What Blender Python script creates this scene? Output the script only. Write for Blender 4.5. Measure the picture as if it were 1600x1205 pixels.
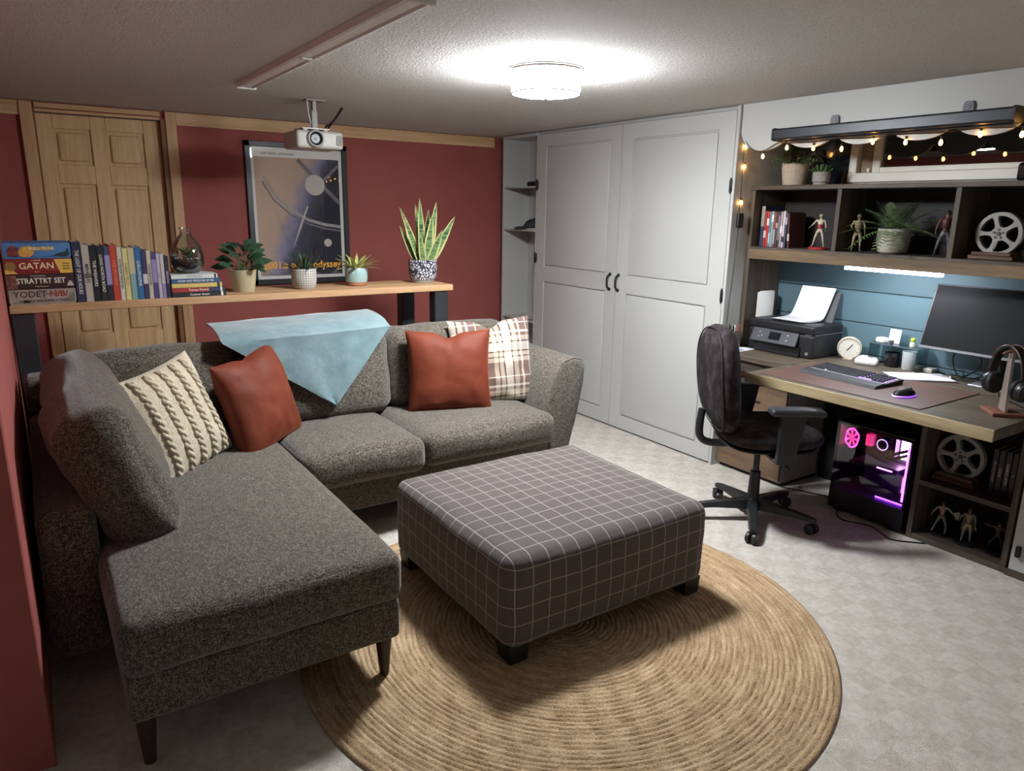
import bpy, bmesh, math, random
from mathutils import Matrix, Vector, noise
sc = bpy.context.scene
for o in list(bpy.data.objects): bpy.data.objects.remove(o)
C = sc.collection
PI = math.pi
# ---------------------------------------------------------------- camera, world, exposure
CAMH = 1.56
cam = bpy.data.cameras.new('camera'); cam.sensor_width = 36; cam.lens = 1122.3 / 1600 * 36
cam.clip_start = .02; cam.clip_end = 60
camo = bpy.data.objects.new('camera', cam); C.objects.link(camo); sc.camera = camo
_r = (0.832154, -0.554325, 0.015574); _d = (-0.119745, -0.207042, -0.970976); _f = (0.541461, 0.806137, -0.238669)
camo.matrix_world = Matrix(((_r[0], -_d[0], -_f[0], 0), (_r[1], -_d[1], -_f[1], 0), (_r[2], -_d[2], -_f[2], CAMH), (0, 0, 0, 1)))
w = bpy.data.worlds.new('night'); sc.world = w; w.use_nodes = True
w.node_tree.nodes['Background'].inputs[0].default_value = (.02, .025, .035, 1)
w.node_tree.nodes['Background'].inputs[1].default_value = .3
sc.view_settings.view_transform = 'Standard'; sc.view_settings.look = 'None'
sc.view_settings.exposure = 2.08; sc.view_settings.gamma = 1; sc.view_settings.use_curve_mapping = False
LAMP = 62.0        # ceiling lamp diffuser radiance
LED = 22.0         # under-shelf strip
BULB = 7.0        # string light bulbs
# ---------------------------------------------------------------- material helpers
def rgb(h):
    h = h.lstrip('#'); v = [int(h[i:i+2], 16) / 255 for i in (0, 2, 4)]
    return tuple((c / 12.92 if c <= .04045 else ((c + .055) / 1.055) ** 2.4) for c in v) + (1,)
class N:
    """tiny node-tree helper"""
    def __init__(s, name):
        s.m = bpy.data.materials.new(name); s.m.use_nodes = True; s.t = s.m.node_tree
        s.b = s.t.nodes['Principled BSDF']; s.out = s.t.nodes['Material Output']
        s.tc = s.t.nodes.new('ShaderNodeTexCoord')
    def n(s, kind, **kw):
        nd = s.t.nodes.new('ShaderNode' + kind)
        for k, v in kw.items(): setattr(nd, k, v)
        return nd
    def l(s, a, b): s.t.links.new(a, b)
    def mp(s, scale=(1, 1, 1), rot=(0, 0, 0), loc=(0, 0, 0), src='Object'):
        m = s.n('Mapping'); m.inputs['Scale'].default_value = scale; m.inputs['Rotation'].default_value = rot; m.inputs['Location'].default_value = loc
        s.l(s.tc.outputs[src], m.inputs['Vector']); return m.outputs[0]
    def noise(s, vec, scale, detail=3, rough=.55):
        nd = s.n('TexNoise'); nd.inputs['Scale'].default_value = scale; nd.inputs['Detail'].default_value = detail; nd.inputs['Roughness'].default_value = rough
        s.l(vec, nd.inputs['Vector']); return nd.outputs['Fac']
    def ramp(s, fac, stops, interp='LINEAR'):
        r = s.n('ValToRGB'); r.color_ramp.interpolation = interp
        e = r.color_ramp.elements
        while len(e) < len(stops): e.new(.5)
        for i, (p, c) in enumerate(stops): e[i].position = p; e[i].color = c
        s.l(fac, r.inputs[0]); return r.outputs[0]
    def math(s, op, a, b=None, c=None):
        nd = s.n('Math', operation=op)
        for i, v in enumerate((a, b, c)):
            if v is None: continue
            if isinstance(v, (int, float)): nd.inputs[i].default_value = v
            else: s.l(v, nd.inputs[i])
        return nd.outputs[0]
    def mix(s, fac, a, b):
        nd = s.n('Mix', data_type='RGBA')
        for i, v in ((0, fac), (6, a), (7, b)):
            if isinstance(v, (int, float, tuple)): nd.inputs[i].default_value = v
            else: s.l(v, nd.inputs[i])
        return nd.outputs[2]
    def bump(s, h, strength, dist=.01):
        nd = s.n('Bump'); nd.inputs['Strength'].default_value = strength; nd.inputs['Distance'].default_value = dist
        s.l(h, nd.inputs['Height']); s.l(nd.outputs[0], s.b.inputs['Normal'])
    def base(s, v):
        if isinstance(v, tuple): s.b.inputs['Base Color'].default_value = v
        else: s.l(v, s.b.inputs['Base Color'])
    def set(s, rough=.6, metal=0, spec=.5, sheen=0, coat=0):
        i = s.b.inputs; i['Roughness'].default_value = rough; i['Metallic'].default_value = metal
        i['Specular IOR Level'].default_value = spec; i['Sheen Weight'].default_value = sheen; i['Coat Weight'].default_value = coat
MATS = {}
def mat(name, col, rough=.6, metal=0, col2=None, vs=20, stretch=(1, 1, 1), bump=0, bs=200, bstretch=(1, 1, 1), emit=None, es=0, spec=.5, sheen=0, coat=0, bd=.004):
    if name in MATS: return MATS[name]
    n = N(name); n.set(rough, metal, spec, sheen, coat)
    if col2: n.base(n.ramp(n.noise(n.mp(stretch), vs), [(.35, rgb(col)), (.65, rgb(col2))]))
    else: n.base(rgb(col))
    if bump: n.bump(n.noise(n.mp(bstretch), bs, 2), bump, bd)
    if emit: n.b.inputs['Emission Color'].default_value = rgb(emit); n.b.inputs['Emission Strength'].default_value = es
    MATS[name] = n.m; return n.m
def wood(name, c1, c2, c3, axis, s=1.0, rough=.55, bump=.15):
    n = N(name); n.set(rough, 0, .35)
    st = [14 * s, 14 * s, 14 * s]; st['xyz'.index(axis)] = .9 * s
    v = n.mp(tuple(st))
    a = n.noise(v, 1.0, 6, .6); b = n.noise(v, 7.0, 3, .6)
    f = n.math('MULTIPLY_ADD', b, .35, n.math('MULTIPLY', a, .75))
    n.base(n.ramp(f, [(.33, rgb(c1)), (.52, rgb(c2)), (.72, rgb(c3))]))
    n.bump(b, bump, .002); MATS[name] = n.m; return n.m
def glass(name, col='ffffff', refl=.08, rough=.0):
    n = N(name); t = n.n('BsdfTransparent'); t.inputs[0].default_value = rgb(col)
    g = n.n('BsdfGlossy'); g.inputs['Roughness'].default_value = rough
    lw = n.n('LayerWeight'); lw.inputs[0].default_value = .25
    f = n.math('ADD', n.math('MULTIPLY', lw.outputs['Fresnel'], .6), refl)
    mx = n.n('MixShader'); n.l(f, mx.inputs[0]); n.l(t.outputs[0], mx.inputs[1]); n.l(g.outputs[0], mx.inputs[2])
    n.l(mx.outputs[0], n.out.inputs['Surface']); MATS[name] = n.m; return n.m
def emis(name, col, st):
    n = N(name); n.set(.5); n.base(rgb('ffffff')); n.b.inputs['Emission Color'].default_value = rgb(col); n.b.inputs['Emission Strength'].default_value = st
    MATS[name] = n.m; return n.m
# ---------------------------------------------------------------- mesh helpers
def B(): return bmesh.new()
def box(bm, x0, x1, y0, y1, z0, z1, bev=0, seg=2, M=None, mi=0):
    r = bmesh.ops.create_cube(bm, size=1)
    vs = r['verts']
    T = Matrix.Translation(((x0+x1)/2, (y0+y1)/2, (z0+z1)/2)) @ Matrix.Diagonal((abs(x1-x0), abs(y1-y0), abs(z1-z0), 1))
    bmesh.ops.transform(bm, matrix=T, verts=vs)
    fs = {f for v in vs for f in v.link_faces}
    if bev:
        es = list({e for v in vs for e in v.link_edges})
        rr = bmesh.ops.bevel(bm, geom=es, offset=bev, segments=seg, profile=.5, affect='EDGES')
        vs = list({v for f in rr['faces'] for v in f.verts}); fs = {f for v in vs for f in v.link_faces}
    for f in fs: f.material_index = mi
    if M is not None: bmesh.ops.transform(bm, matrix=M, verts=list({v for f in fs for v in f.verts}))
    return bm
def ring_faces(bm, rings, closed_ring=True, cap0=True, cap1=True, loop=False, mi=0):
    n = len(rings[0]); R = list(rings); out = []
    for i in range(len(R) - (0 if loop else 1)):
        a, b = R[i], R[(i+1) % len(R)]
        for j in range(n if closed_ring else n-1):
            k = (j+1) % n
            try: f = bm.faces.new((a[j], a[k], b[k], b[j])); f.material_index = mi; out.append(f)
            except ValueError: pass
    if not loop:
        if cap0 and len(set(R[0])) > 2: f = bm.faces.new(list(reversed(R[0]))); f.material_index = mi
        if cap1 and len(set(R[-1])) > 2: f = bm.faces.new(R[-1]); f.material_index = mi
    return out
def frame_of(d):
    d = Vector(d).normalized(); u = Vector((0, 0, 1)) if abs(d.z) < .95 else Vector((1, 0, 0))
    a = d.cross(u).normalized(); b = a.cross(d).normalized(); return a, b
def cyl(bm, p0, p1, r0, r1=None, n=16, mi=0, bev=0):
    r1 = r0 if r1 is None else r1
    p0 = Vector(p0); p1 = Vector(p1); d = (p1-p0); L = d.length; d = d.normalized(); a, b = frame_of(d)
    st = [(p0, r0), (p1, r1)]
    if bev: st = [(p0, r0-bev), (p0+d*bev, r0), (p1-d*bev, r1), (p1, r1-bev)]
    rings = [[bm.verts.new(p + (a*math.cos(2*PI*i/n) + b*math.sin(2*PI*i/n))*r) for i in range(n)] for p, r in st]
    ring_faces(bm, rings, mi=mi); return bm
def tube(bm, pts, r, n=8, mi=0, closed=False, flat=1.0):
    P = [Vector(p) for p in pts]; rings = []; pa = None
    for i, p in enumerate(P):
        if closed: t = P[(i+1) % len(P)] - P[i-1]
        else: t = P[min(i+1, len(P)-1)] - P[max(i-1, 0)]
        t.normalize()
        if pa is None: a, b = frame_of(t)
        else:
            a = (pa - t*pa.dot(t)).normalized(); b = a.cross(t).normalized()
        pa = a; rr = r[i] if isinstance(r, (list, tuple)) else r
        rings.append([bm.verts.new(p + (a*math.cos(2*PI*k/n) + b*flat*math.sin(2*PI*k/n))*rr) for k in range(n)])
    ring_faces(bm, rings, loop=closed, mi=mi); return bm
def smoothpts(pts, k=6):
    P = [Vector(p) for p in pts]; out = []
    for i in range(len(P)-1):
        p0 = P[max(i-1, 0)]; p1 = P[i]; p2 = P[i+1]; p3 = P[min(i+2, len(P)-1)]
        for j in range(k):
            t = j/k
            out.append(.5*((2*p1)+(p2-p0)*t+(2*p0-5*p1+4*p2-p3)*t*t+(3*p1-p0-3*p2+p3)*t**3))
    out.append(P[-1]); return out
def lathe(bm, prof, n=32, c=(0, 0, 0), mi=0, M=None):
    c = Vector(c); rings = []
    for r, z in prof:
        rings.append([bm.verts.new(c + Vector((max(r, 1e-4)*math.cos(2*PI*i/n), max(r, 1e-4)*math.sin(2*PI*i/n), z))) for i in range(n)])
    fs = ring_faces(bm, rings, mi=mi)
    if M is not None: bmesh.ops.transform(bm, matrix=M, verts=[v for q in rings for v in q])
    return bm
def sph(bm, c, r, s=(1, 1, 1), u=16, v=10, mi=0, M=None):
    T = Matrix.Translation(c) @ (M or Matrix()) @ Matrix.Diagonal((s[0], s[1], s[2], 1))
    q = bmesh.ops.create_uvsphere(bm, u_segments=u, v_segments=v, radius=r, matrix=T)
    for f in {f for w_ in q['verts'] for f in w_.link_faces}: f.material_index = mi
    return bm
def prism(bm, poly, axis, a, b, mi=0, M=None):
    def P(u, v, w_):
        return {'x': (w_, u, v), 'y': (u, w_, v), 'z': (u, v, w_)}[axis]
    A = [bm.verts.new(P(u, v, a)) for u, v in poly]; Bv = [bm.verts.new(P(u, v, b)) for u, v in poly]
    ring_faces(bm, [A, Bv], mi=mi)
    if M is not None: bmesh.ops.transform(bm, matrix=M, verts=A+Bv)
    return bm
def softbox(bm, c, s, r, bulge=(0, 0, 0), n=10, nz=0, seed=0, M=None, mi=0):
    """rounded box with puffed faces"""
    hx, hy, hz = s[0]/2, s[1]/2, s[2]/2; h = (hx, hy, hz); key = {}
    def vert(p):
        k = tuple(round(q, 5) for q in p)
        if k in key: return key[k]
        q = [p[i]*h[i] for i in range(3)]
        inn = [max(-(h[i]-r), min(h[i]-r, q[i])) for i in range(3)]
        d = Vector([q[i]-inn[i] for i in range(3)])
        if d.length > 1e-9:
            d = d.normalized()*r if sum(abs(q[i]-inn[i]) > 1e-9 for i in range(3)) > 1 else d
        o = Vector(inn)+d
        o.x += bulge[0]*(1-p[1]**2)*(1-p[2]**2)*p[0]; o.y += bulge[1]*(1-p[0]**2)*(1-p[2]**2)*p[1]; o.z += bulge[2]*(1-p[0]**2)*(1-p[1]**2)*p[2]
        if nz:
            w_ = noise.noise_vector(Vector((o.x*5+seed, o.y*5, o.z*5)))*nz + noise.noise_vector(Vector((o.x*14+seed, o.y*14, o.z*14)))*nz*.35
            o += w_
        v = bm.verts.new(o); key[k] = v; return v
    # denser near the edges so that rounding is kept
    def cs(i):
        hh = h[i]; e = r/hh
        a = [-1, -1+e*.12, -1+e*.3, -1+e*.6, -1+e]; mid = [-1+e+(2-2*e)*k/n for k in range(1, n)]
        return a+mid+[-q for q in reversed(a)]
    g = [cs(0), cs(1), cs(2)]
    for ax in range(3):
        u, v = (ax+1) % 3, (ax+2) % 3
        for sg in (-1, 1):
            for i in range(len(g[u])-1):
                for j in range(len(g[v])-1):
                    pts = []
                    for (a_, b_) in ((i, j), (i+1, j), (i+1, j+1), (i, j+1)):
                        p = [0, 0, 0]; p[ax] = sg; p[u] = g[u][a_]; p[v] = g[v][b_]; pts.append(vert(p))
                    if sg < 0: pts.reverse()
                    try: f = bm.faces.new(pts); f.material_index = mi
                    except ValueError: pass
    T = Matrix.Translation(c) @ (M or Matrix())
    bmesh.ops.transform(bm, matrix=T, verts=list(key.values())); return bm
def pad(bm, w_, h_, t, e=3.0, p=2.5, n=28, k=10, M=None, dent=0.0, pinch=0.0, mi=0, seed=0, nz=0, corner=0.0):
    """pillow / pad in the local XZ plane (thickness along Y): superellipse outline for e<20, square with pinched sides otherwise"""
    allv = []
    G = {}
    m = n
    def outl(u, v):
        if e < 20:
            # map square to superellipse
            a = math.atan2(v, u); s = max(abs(u), abs(v))
            ca, sa = math.cos(a), math.sin(a)
            R = (abs(ca)**e+abs(sa)**e)**(-1/e)
            return R*ca*s, R*sa*s
        return u*(1-pinch*(1-v*v)*abs(u)), v*(1-pinch*(1-u*u)*abs(v))
    for side in (-1, 1):
        for i in range(m+1):
            for j in range(m+1):
                u = math.sin((-1+2*i/m)*PI/2); v = math.sin((-1+2*j/m)*PI/2)
                edge = i in (0, m) or j in (0, m)
                if edge and side == 1: G[(1, i, j)] = G[(-1, i, j)]; continue
                x, z = outl(u, v)
                th = (max(0, 1-abs(u)**p)*max(0, 1-abs(v)**p))**.5 if e >= 20 else (max(0, 1-max(abs(u), abs(v))**p))**.5
                x *= w_/2; z *= h_/2
                y = side*th*t/2
                if dent:
                    q = math.exp(-(u/.22)**2)*max(0, v)**2; z -= dent*q; y *= 1-.35*q
                if nz and not edge:
                    q = noise.noise(Vector((u*3+seed, v*3, side*2)))+.5*noise.noise(Vector((u*8+seed, v*8, side*5))); y += q*nz*th
                vv = bm.verts.new((x, y, z)); G[(side, i, j)] = vv; allv.append(vv)
    for side in (-1, 1):
        for i in range(m):
            for j in range(m):
                q = [G[(side, i, j)], G[(side, i+1, j)], G[(side, i+1, j+1)], G[(side, i, j+1)]]
                if side > 0: q.reverse()
                try: f = bm.faces.new(q); f.material_index = mi
                except ValueError: pass
    if M is not None: bmesh.ops.transform(bm, matrix=M, verts=allv)
    return bm
def leaf(bm, base, d, up, L, W, bend=0, n=7, shape=.75, fold=.25, mi=0, mi_edge=None, tip=1.0, thick=.0012, rel=.62):
    """one closed leaf blade; with mi_edge its margins take another material"""
    base = Vector(base); d = Vector(d).normalized(); up = Vector(up); up = (up-d*up.dot(d)).normalized(); rings = []
    for i in range(n+1):
        t = i/n
        c = base + d*L*t + up*(bend*L*t*t)
        tg = (d + up*(2*bend*t)).normalized(); nn = (up - tg*up.dot(tg)).normalized(); s = tg.cross(nn)
        wd = W/2*max(.02, math.sin(PI*min(1, (t*.97+.03)**shape))**tip)
        if mi_edge is None: ring = [c - s*wd + nn*fold*wd, c + nn*thick, c + s*wd + nn*fold*wd, c - nn*thick]
        else: ring = [c-s*wd+nn*fold*wd, c-s*wd*rel+nn*(fold*wd*rel+thick), c+nn*thick, c+s*wd*rel+nn*(fold*wd*rel+thick), c+s*wd+nn*fold*wd, c-nn*thick]
        rings.append([bm.verts.new(q) for q in ring])
    fs = ring_faces(bm, rings, mi=mi)
    if mi_edge is not None:
        k = 6
        for idx, f in enumerate(fs):
            if idx % k in (0, 3): f.material_index = mi_edge
    return bm
# ---------------------------------------------------------------- object helpers
RM = {}
def thing(name, label, cat, loc=(0, 0, 0), rotz=0, group=None, kind=None):
    o = bpy.data.objects.new(name, None); C.objects.link(o); o.empty_display_size = .05
    o.location = loc; o.rotation_euler = (0, 0, rotz)
    RM[o.name] = Matrix.Translation(loc) @ Matrix.Rotation(rotz, 4, 'Z')
    if kind: o['kind'] = kind
    if label: o['label'] = label
    if cat: o['category'] = cat
    if group: o['group'] = group
    return o
def root_of(o):
    while o.parent: o = o.parent
    return o
def obj(name, bm, mats, parent=None, world=True, smooth=None, label=None):
    """link a bmesh as ONE mesh object; world=True: coordinates are room coordinates"""
    if not isinstance(mats, (list, tuple)): mats = [mats]
    bmesh.ops.recalc_face_normals(bm, faces=bm.faces)
    me = bpy.data.meshes.new(name); bm.to_mesh(me); bm.free()
    for m in mats: me.materials.append(m)
    o = bpy.data.objects.new(name, me); C.objects.link(o)
    if parent is not None:
        if world:
            r = root_of(parent)
            if r.name in RM: me.transform(RM[r.name].inverted())
            else: me.transform(Matrix.Translation(-r.location))
        o.parent = parent
    elif world and len(me.vertices):
        xs = [v.co.x for v in me.vertices]; ys = [v.co.y for v in me.vertices]; zs = [v.co.z for v in me.vertices]
        c = Vector(((min(xs)+max(xs))/2, (min(ys)+max(ys))/2, min(zs))); me.transform(Matrix.Translation(-c)); o.location = c
    if smooth is not None:
        me.polygons.foreach_set('use_smooth', [True]*len(me.polygons)); me.set_sharp_from_angle(angle=math.radians(smooth))
    if label: o['label'] = label
    return o
def tag(o, label, cat, group=None, kind=None):
    if label: o['label'] = label
    if cat: o['category'] = cat
    if group: o['group'] = group
    if kind: o['kind'] = kind
    return o
def struct(name, bm, m, smooth=None, label=None):
    o = obj(name, bm, m, None, True, smooth); o['kind'] = 'structure'
    if label: o['label'] = label
    return o
def inst(name, me_obj, parent, M):
    """another part sharing the mesh of me_obj"""
    o = bpy.data.objects.new(name, me_obj.data); C.objects.link(o); o.parent = parent; o.matrix_local = M; return o
def text(s, size, m, parent, M, name='lettering', ext=.0004, align='CENTER', world=True, sx=1.0, bold=0):
    cu = bpy.data.curves.new('txt', 'FONT'); cu.body = s; cu.size = size; cu.extrude = ext; cu.align_x = align; cu.align_y = 'CENTER'; cu.resolution_u = 2; cu.offset = bold
    to = bpy.data.objects.new('txt', cu); me = bpy.data.meshes.new_from_object(to)
    bpy.data.objects.remove(to); bpy.data.curves.remove(cu)
    me.name = name; me.materials.clear(); me.materials.append(m)
    for p in me.polygons: p.material_index = 0
    me.transform(M @ Matrix.Diagonal((sx, 1, 1, 1)))
    o = bpy.data.objects.new(name, me); C.objects.link(o)
    if world:
        r = root_of(parent); me.transform(RM[r.name].inverted() if r.name in RM else Matrix.Translation(-r.location))
    o.parent = parent; return o
def T(x, y, z): return Matrix.Translation((x, y, z))
def RX(a): return Matrix.Rotation(math.radians(a), 4, 'X')
def RY(a): return Matrix.Rotation(math.radians(a), 4, 'Y')
def RZ(a): return Matrix.Rotation(math.radians(a), 4, 'Z')
# ---------------------------------------------------------------- materials
CEIL = 2.155; YB = 5.5; XR = 3.94; XL = -.10
def m_carpet():
    n = N('carpet'); n.set(.95, 0, .1)
    v = n.mp((1, 1, 1))
    fine = n.noise(v, 260, 2); mid = n.noise(v, 45, 3)
    sq = n.n('TexChecker'); sq.inputs['Scale'].default_value = 10.5; n.l(n.mp((1, 1, 0.001), (0, 0, .05)), sq.inputs['Vector'])
    big = n.noise(v, 9, 2)
    f = n.math('ADD', n.math('MULTIPLY', fine, .5), n.math('MULTIPLY', mid, .5))
    c = n.ramp(f, [(.3, rgb('b3aaa1')), (.7, rgb('dbd4cb'))])
    c2 = n.ramp(f, [(.3, rgb('a59b91')), (.7, rgb('cec5bb'))])
    k = n.math('MULTIPLY', sq.outputs['Fac'], n.math('MULTIPLY', big, 1.2))
    n.base(n.mix(k, c, c2)); n.bump(n.math('ADD', fine, n.math('MULTIPLY', mid, .8)), .9, .006); return n.m
def m_popcorn():
    n = N('popcorn_ceiling'); n.set(.95, 0, .1); v = n.mp()
    a = n.noise(v, 95, 4, .65); b = n.noise(v, 32, 2)
    n.base(n.ramp(a, [(.3, rgb('d8d2cc')), (.65, rgb('ece8e4'))])); n.bump(n.math('ADD', a, n.math('MULTIPLY', b, .5)), 1.0, .016); return n.m
def m_red():
    n = N('red_paint'); n.set(.75, 0, .3); v = n.mp()
    n.base(n.ramp(n.noise(v, 3), [(.3, rgb('98504a')), (.7, rgb('a0564f'))])); n.bump(n.noise(v, 160, 3), .12, .002); return n.m
RED = m_red(); CARPET = m_carpet(); POP = m_popcorn()
WHITE_WALL = mat('white_wall', 'c2beb6', .8, bump=.05, bs=150); NEARW = mat('pale_wall', 'e8e6e2', .85)
PINE_Z = wood('pine_upright', 'a87d55', 'c39a70', 'd3ad84', 'z', 1.6)
PINE_X = wood('pine_board', 'b58a60', 'cfa77b', 'dcb890', 'x', 1.6)
DOORW = wood('pine_door', 'be9667', 'd2ac7e', 'dfbd92', 'z', 2.0)
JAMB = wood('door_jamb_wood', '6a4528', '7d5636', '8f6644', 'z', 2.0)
WHITE_LAC = mat('white_lacquer', 'b8b7b3', .45, spec=.4)
WHITE_VINYL = mat('white_vinyl', 'd8d4cc', .4)
BLACK_M = mat('black_metal', '17181a', .45, .3)
BLACK_P = mat('black_plastic', '121214', .5, bump=.08, bs=500)
BLACK_G = mat('black_gloss', '08080a', .15)
GREY_P = mat('grey_plastic', '3a3a3e', .5)
CHROME = mat('brushed_steel', 'b8b4ae', .28, 1.0)
WHITE_P = mat('white_plastic', 'e2e0dc', .45)
DWOOD_Y = wood('walnut_y', '2a2521', '453c35', '5c5148', 'y', 1.3)
DWOOD_Z = wood('walnut_z', '2d2722', '4a4037', '62564a', 'z', 1.3)
DWOOD_X = wood('walnut_x', '2a2521', '423931', '564b41', 'x', 1.3)
DESKW = wood('weathered_desk_top', '3b342c', '554b40', '6e6352', 'y', 1.1, .5)
DESKE = wood('desk_edge_band', '786850', '978464', 'b09d7c', 'y', 1.3, .6)
BLUE = mat('teal_blue_paint', '4a626c', .6, bump=.04, bs=90)
GLASS = glass('clear_glass', 'f4f8f6', .05)
WINGLASS = glass('window_glass', 'cfd6da', .16)
# ---------------------------------------------------------------- room shell
bm = B(); box(bm, -2.0, 4.6, -1.2, 5.9, -.1, 0); struct('floor', bm, CARPET, label='beige grey low-pile carpet floor')
bm = B(); box(bm, -2.0, 4.6, -1.2, 5.9, CEIL, CEIL+.1); struct('ceiling', bm, POP, label='stippled popcorn ceiling')
bm = B()
box(bm, -.12, .13, YB, YB+.12, 0, CEIL); box(bm, .88, 4.1, YB, YB+.12, 0, CEIL); box(bm, .13, .88, YB, YB+.12, 2.10, CEIL)
struct('wall_back', bm, RED, label='dark red painted back wall')
bm = B(); box(bm, -1.9, XL, 2.14, 5.62, 0, CEIL, .004, 1); struct('wall_left', bm, RED, label='dark red wall end at the left')
bm = B(); box(bm, -1.9, -1.8, -1.1, 2.14, 0, CEIL); struct('wall_left_near', bm, NEARW)
bm = B(); box(bm, -1.9, 4.1, -1.1, -1.0, 0, CEIL); struct('wall_front', bm, NEARW)
bm = B()   # right wall with the basement window opening
WY0, WY1, WZ0, WZ1 = .75, 2.47, 1.735, 2.10
box(bm, XR, XR+.12, -1.1, YB+.1, 0, WZ0); box(bm, XR, XR+.12, -1.1, YB+.1, WZ1, CEIL)
box(bm, XR, XR+.12, WY1, YB+.1, WZ0, WZ1); box(bm, XR, XR+.12, -1.1, WY0, WZ0, WZ1)
WR = struct('wall_right', bm, WHITE_WALL, label='white wall of the desk alcove')
zz = [.762, .788, .962, 1.141, 1.325]
for i in range(4):   # painted boards behind the desk
    bm = B(); box(bm, 3.912, XR-.001, .6, 2.855, zz[i]+.0015, zz[i+1]-.0025, .002, 1)
    obj('plank', bm, BLUE, WR, label='teal blue shiplap plank')
# ---------------------------------------------------------------- pine door, casing and trim
D = thing('door_1', None, None, (.49, 5.54, 0), kind='structure'); D['label'] = 'natural pine six-panel door behind the wall shelf'
bm = B(); box(bm, .145, .845, 5.545, 5.575, 0, 2.09); obj('door_slab', bm, DOORW, D)
px = [(.145, .232), (.437, .523), (.742, .845)]
def rail(z0, z1, x0=.232, x1=.742):
    b = B(); box(b, x0, x1, 5.53, 5.546, z0, z1, .004, 1); obj('rail', b, DOORW, D)
for x0, x1 in px:
    b = B(); box(b, x0, x1, 5.53, 5.546, .0, 2.09, .004, 1); obj('stile', b, DOORW, D)
for z0, z1 in ((2.005, 2.09), (1.67, 1.79), (.56, .70), (0, .16)):
    for a, c in ((.232, .437), (.523, .742)): rail(z0, z1, a, c)
for z0, z1 in ((1.79, 2.005), (.70, 1.67), (.16, .56)):
    for a, c in ((.232, .437), (.523, .742)):
        b = B(); box(b, a+.022, c-.022, 5.533, 5.546, z0+.022, z1-.022, .010, 2); obj('panel', b, DOORW, D)
tn = [0]
def trim(bm, m, label):
    tn[0] += 1; return struct('trim_%d' % tn[0], bm, m, label=label)
bm = B(); box(bm, .068, .136, 5.468, 5.5, 0, 2.15, .003, 1); trim(bm, PINE_Z, 'left pine casing of the door')
bm = B(); box(bm, .874, .94, 5.468, 5.5, 0, 2.15, .003, 1); trim(bm, PINE_Z, 'right pine casing of the door')
bm = B(); box(bm, .845, .874, 5.48, 5.58, 0, 2.10); box(bm, .136, .146, 5.48, 5.58, 0, 2.10); trim(bm, JAMB, 'dark brown door jamb')
bm = B(); box(bm, .146, .845, 5.475, 5.5, 2.118, 2.147, .002, 1); box(bm, .146, .845, 5.49, 5.53, 2.095, 2.112, .002, 1); trim(bm, PINE_X, 'stepped pine head moulding above the door')
bm = B(); box(bm, XL, .066, 5.478, 5.5, 2.068, 2.15, .002, 1); trim(bm, PINE_X, 'short pine ceiling board left of the door')
bm = B(); box(bm, .942, 3.46, 5.478, 5.5, 2.068, 2.15, .002, 1); trim(bm, PINE_X, 'long pine ceiling board above the red wall')
# ---------------------------------------------------------------- wardrobe
Wd = thing('wardrobe', 'white built-in wardrobe with two tall panelled doors', 'wardrobe', (3.7, 3.87, 0))
bm = B(); box(bm, 3.50, 3.93, 4.845, 4.862, .0, 2.15); box(bm, 3.47, 3.93, 2.872, 2.892, .0, 2.153); box(bm, 3.50, 3.93, 2.893, 4.845, 2.135, 2.153)
box(bm, 3.50, 3.52, 2.893, 4.845, .0, .03); obj('carcass', bm, WHITE_LAC, Wd)
def wdoor(y0, y1, handle_y, pans, hinge_y, lab):
    b = B(); box(b, 3.478, 3.498, y0, y1, .012, 2.128); d = obj('door', b, WHITE_LAC, Wd, label=lab)
    (a0, a1, z0, z1), (b0, b1, z2, z3) = pans
    fr = [(y0, min(a0, b0), .012, 2.128), (max(a1, b1), y1, .012, 2.128), (min(a0, b0), max(a1, b1), z1, 2.128), (min(a0, b0), max(a1, b1), z3, z0), (min(a0, b0), max(a1, b1), .012, z2)]
    b = B()
    for (p, q, r, s) in fr: box(b, 3.468, 3.479, p, q, r, s)
    obj('door_frame', b, WHITE_LAC, d)
    for (p, q, r, s) in pans:
        b = B(); box(b, 3.4695, 3.479, p+.011, q-.011, r+.011, s-.011, .0065, 3); obj('panel', b, WHITE_LAC, d, smooth=30)
    b = B(); tube(b, smoothpts([(3.468, handle_y, 1.115), (3.44, handle_y, 1.10), (3.436, handle_y, 1.065), (3.44, handle_y, 1.03), (3.468, handle_y, 1.012)], 5), [.0075]*5+[.006]*11+[.0075]*5, 8)
    cyl(b, (3.468, handle_y, 1.117), (3.463, handle_y, 1.117), .012); cyl(b, (3.468, handle_y, 1.011), (3.463, handle_y, 1.011), .012)
    obj('handle', b, BLACK_M, d, smooth=50, label='black bow handle')
    for hz in (1.71, 1.07) if hinge_y < 3 else (1.75, 1.18):
        b = B(); box(b, 3.452, 3.47, hinge_y-.012, hinge_y+.012, hz-.035, hz+.035, .003, 1); cyl(b, (3.455, hinge_y, hz-.045), (3.455, hinge_y, hz+.045), .006, n=10)
        obj('hinge', b, BLACK_M, d, smooth=50, label='black hinge')
wdoor(3.868, 4.842, 3.925, [(3.975, 4.735, 1.115, 2.04), (3.975, 4.735, .115, .995)], 4.84, 'far white wardrobe door')
wdoor(2.906, 3.862, 3.835, [(3.025, 3.752, 1.115, 2.03), (3.025, 3.752, .105, .995)], 2.899, 'near white wardrobe door')
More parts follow.
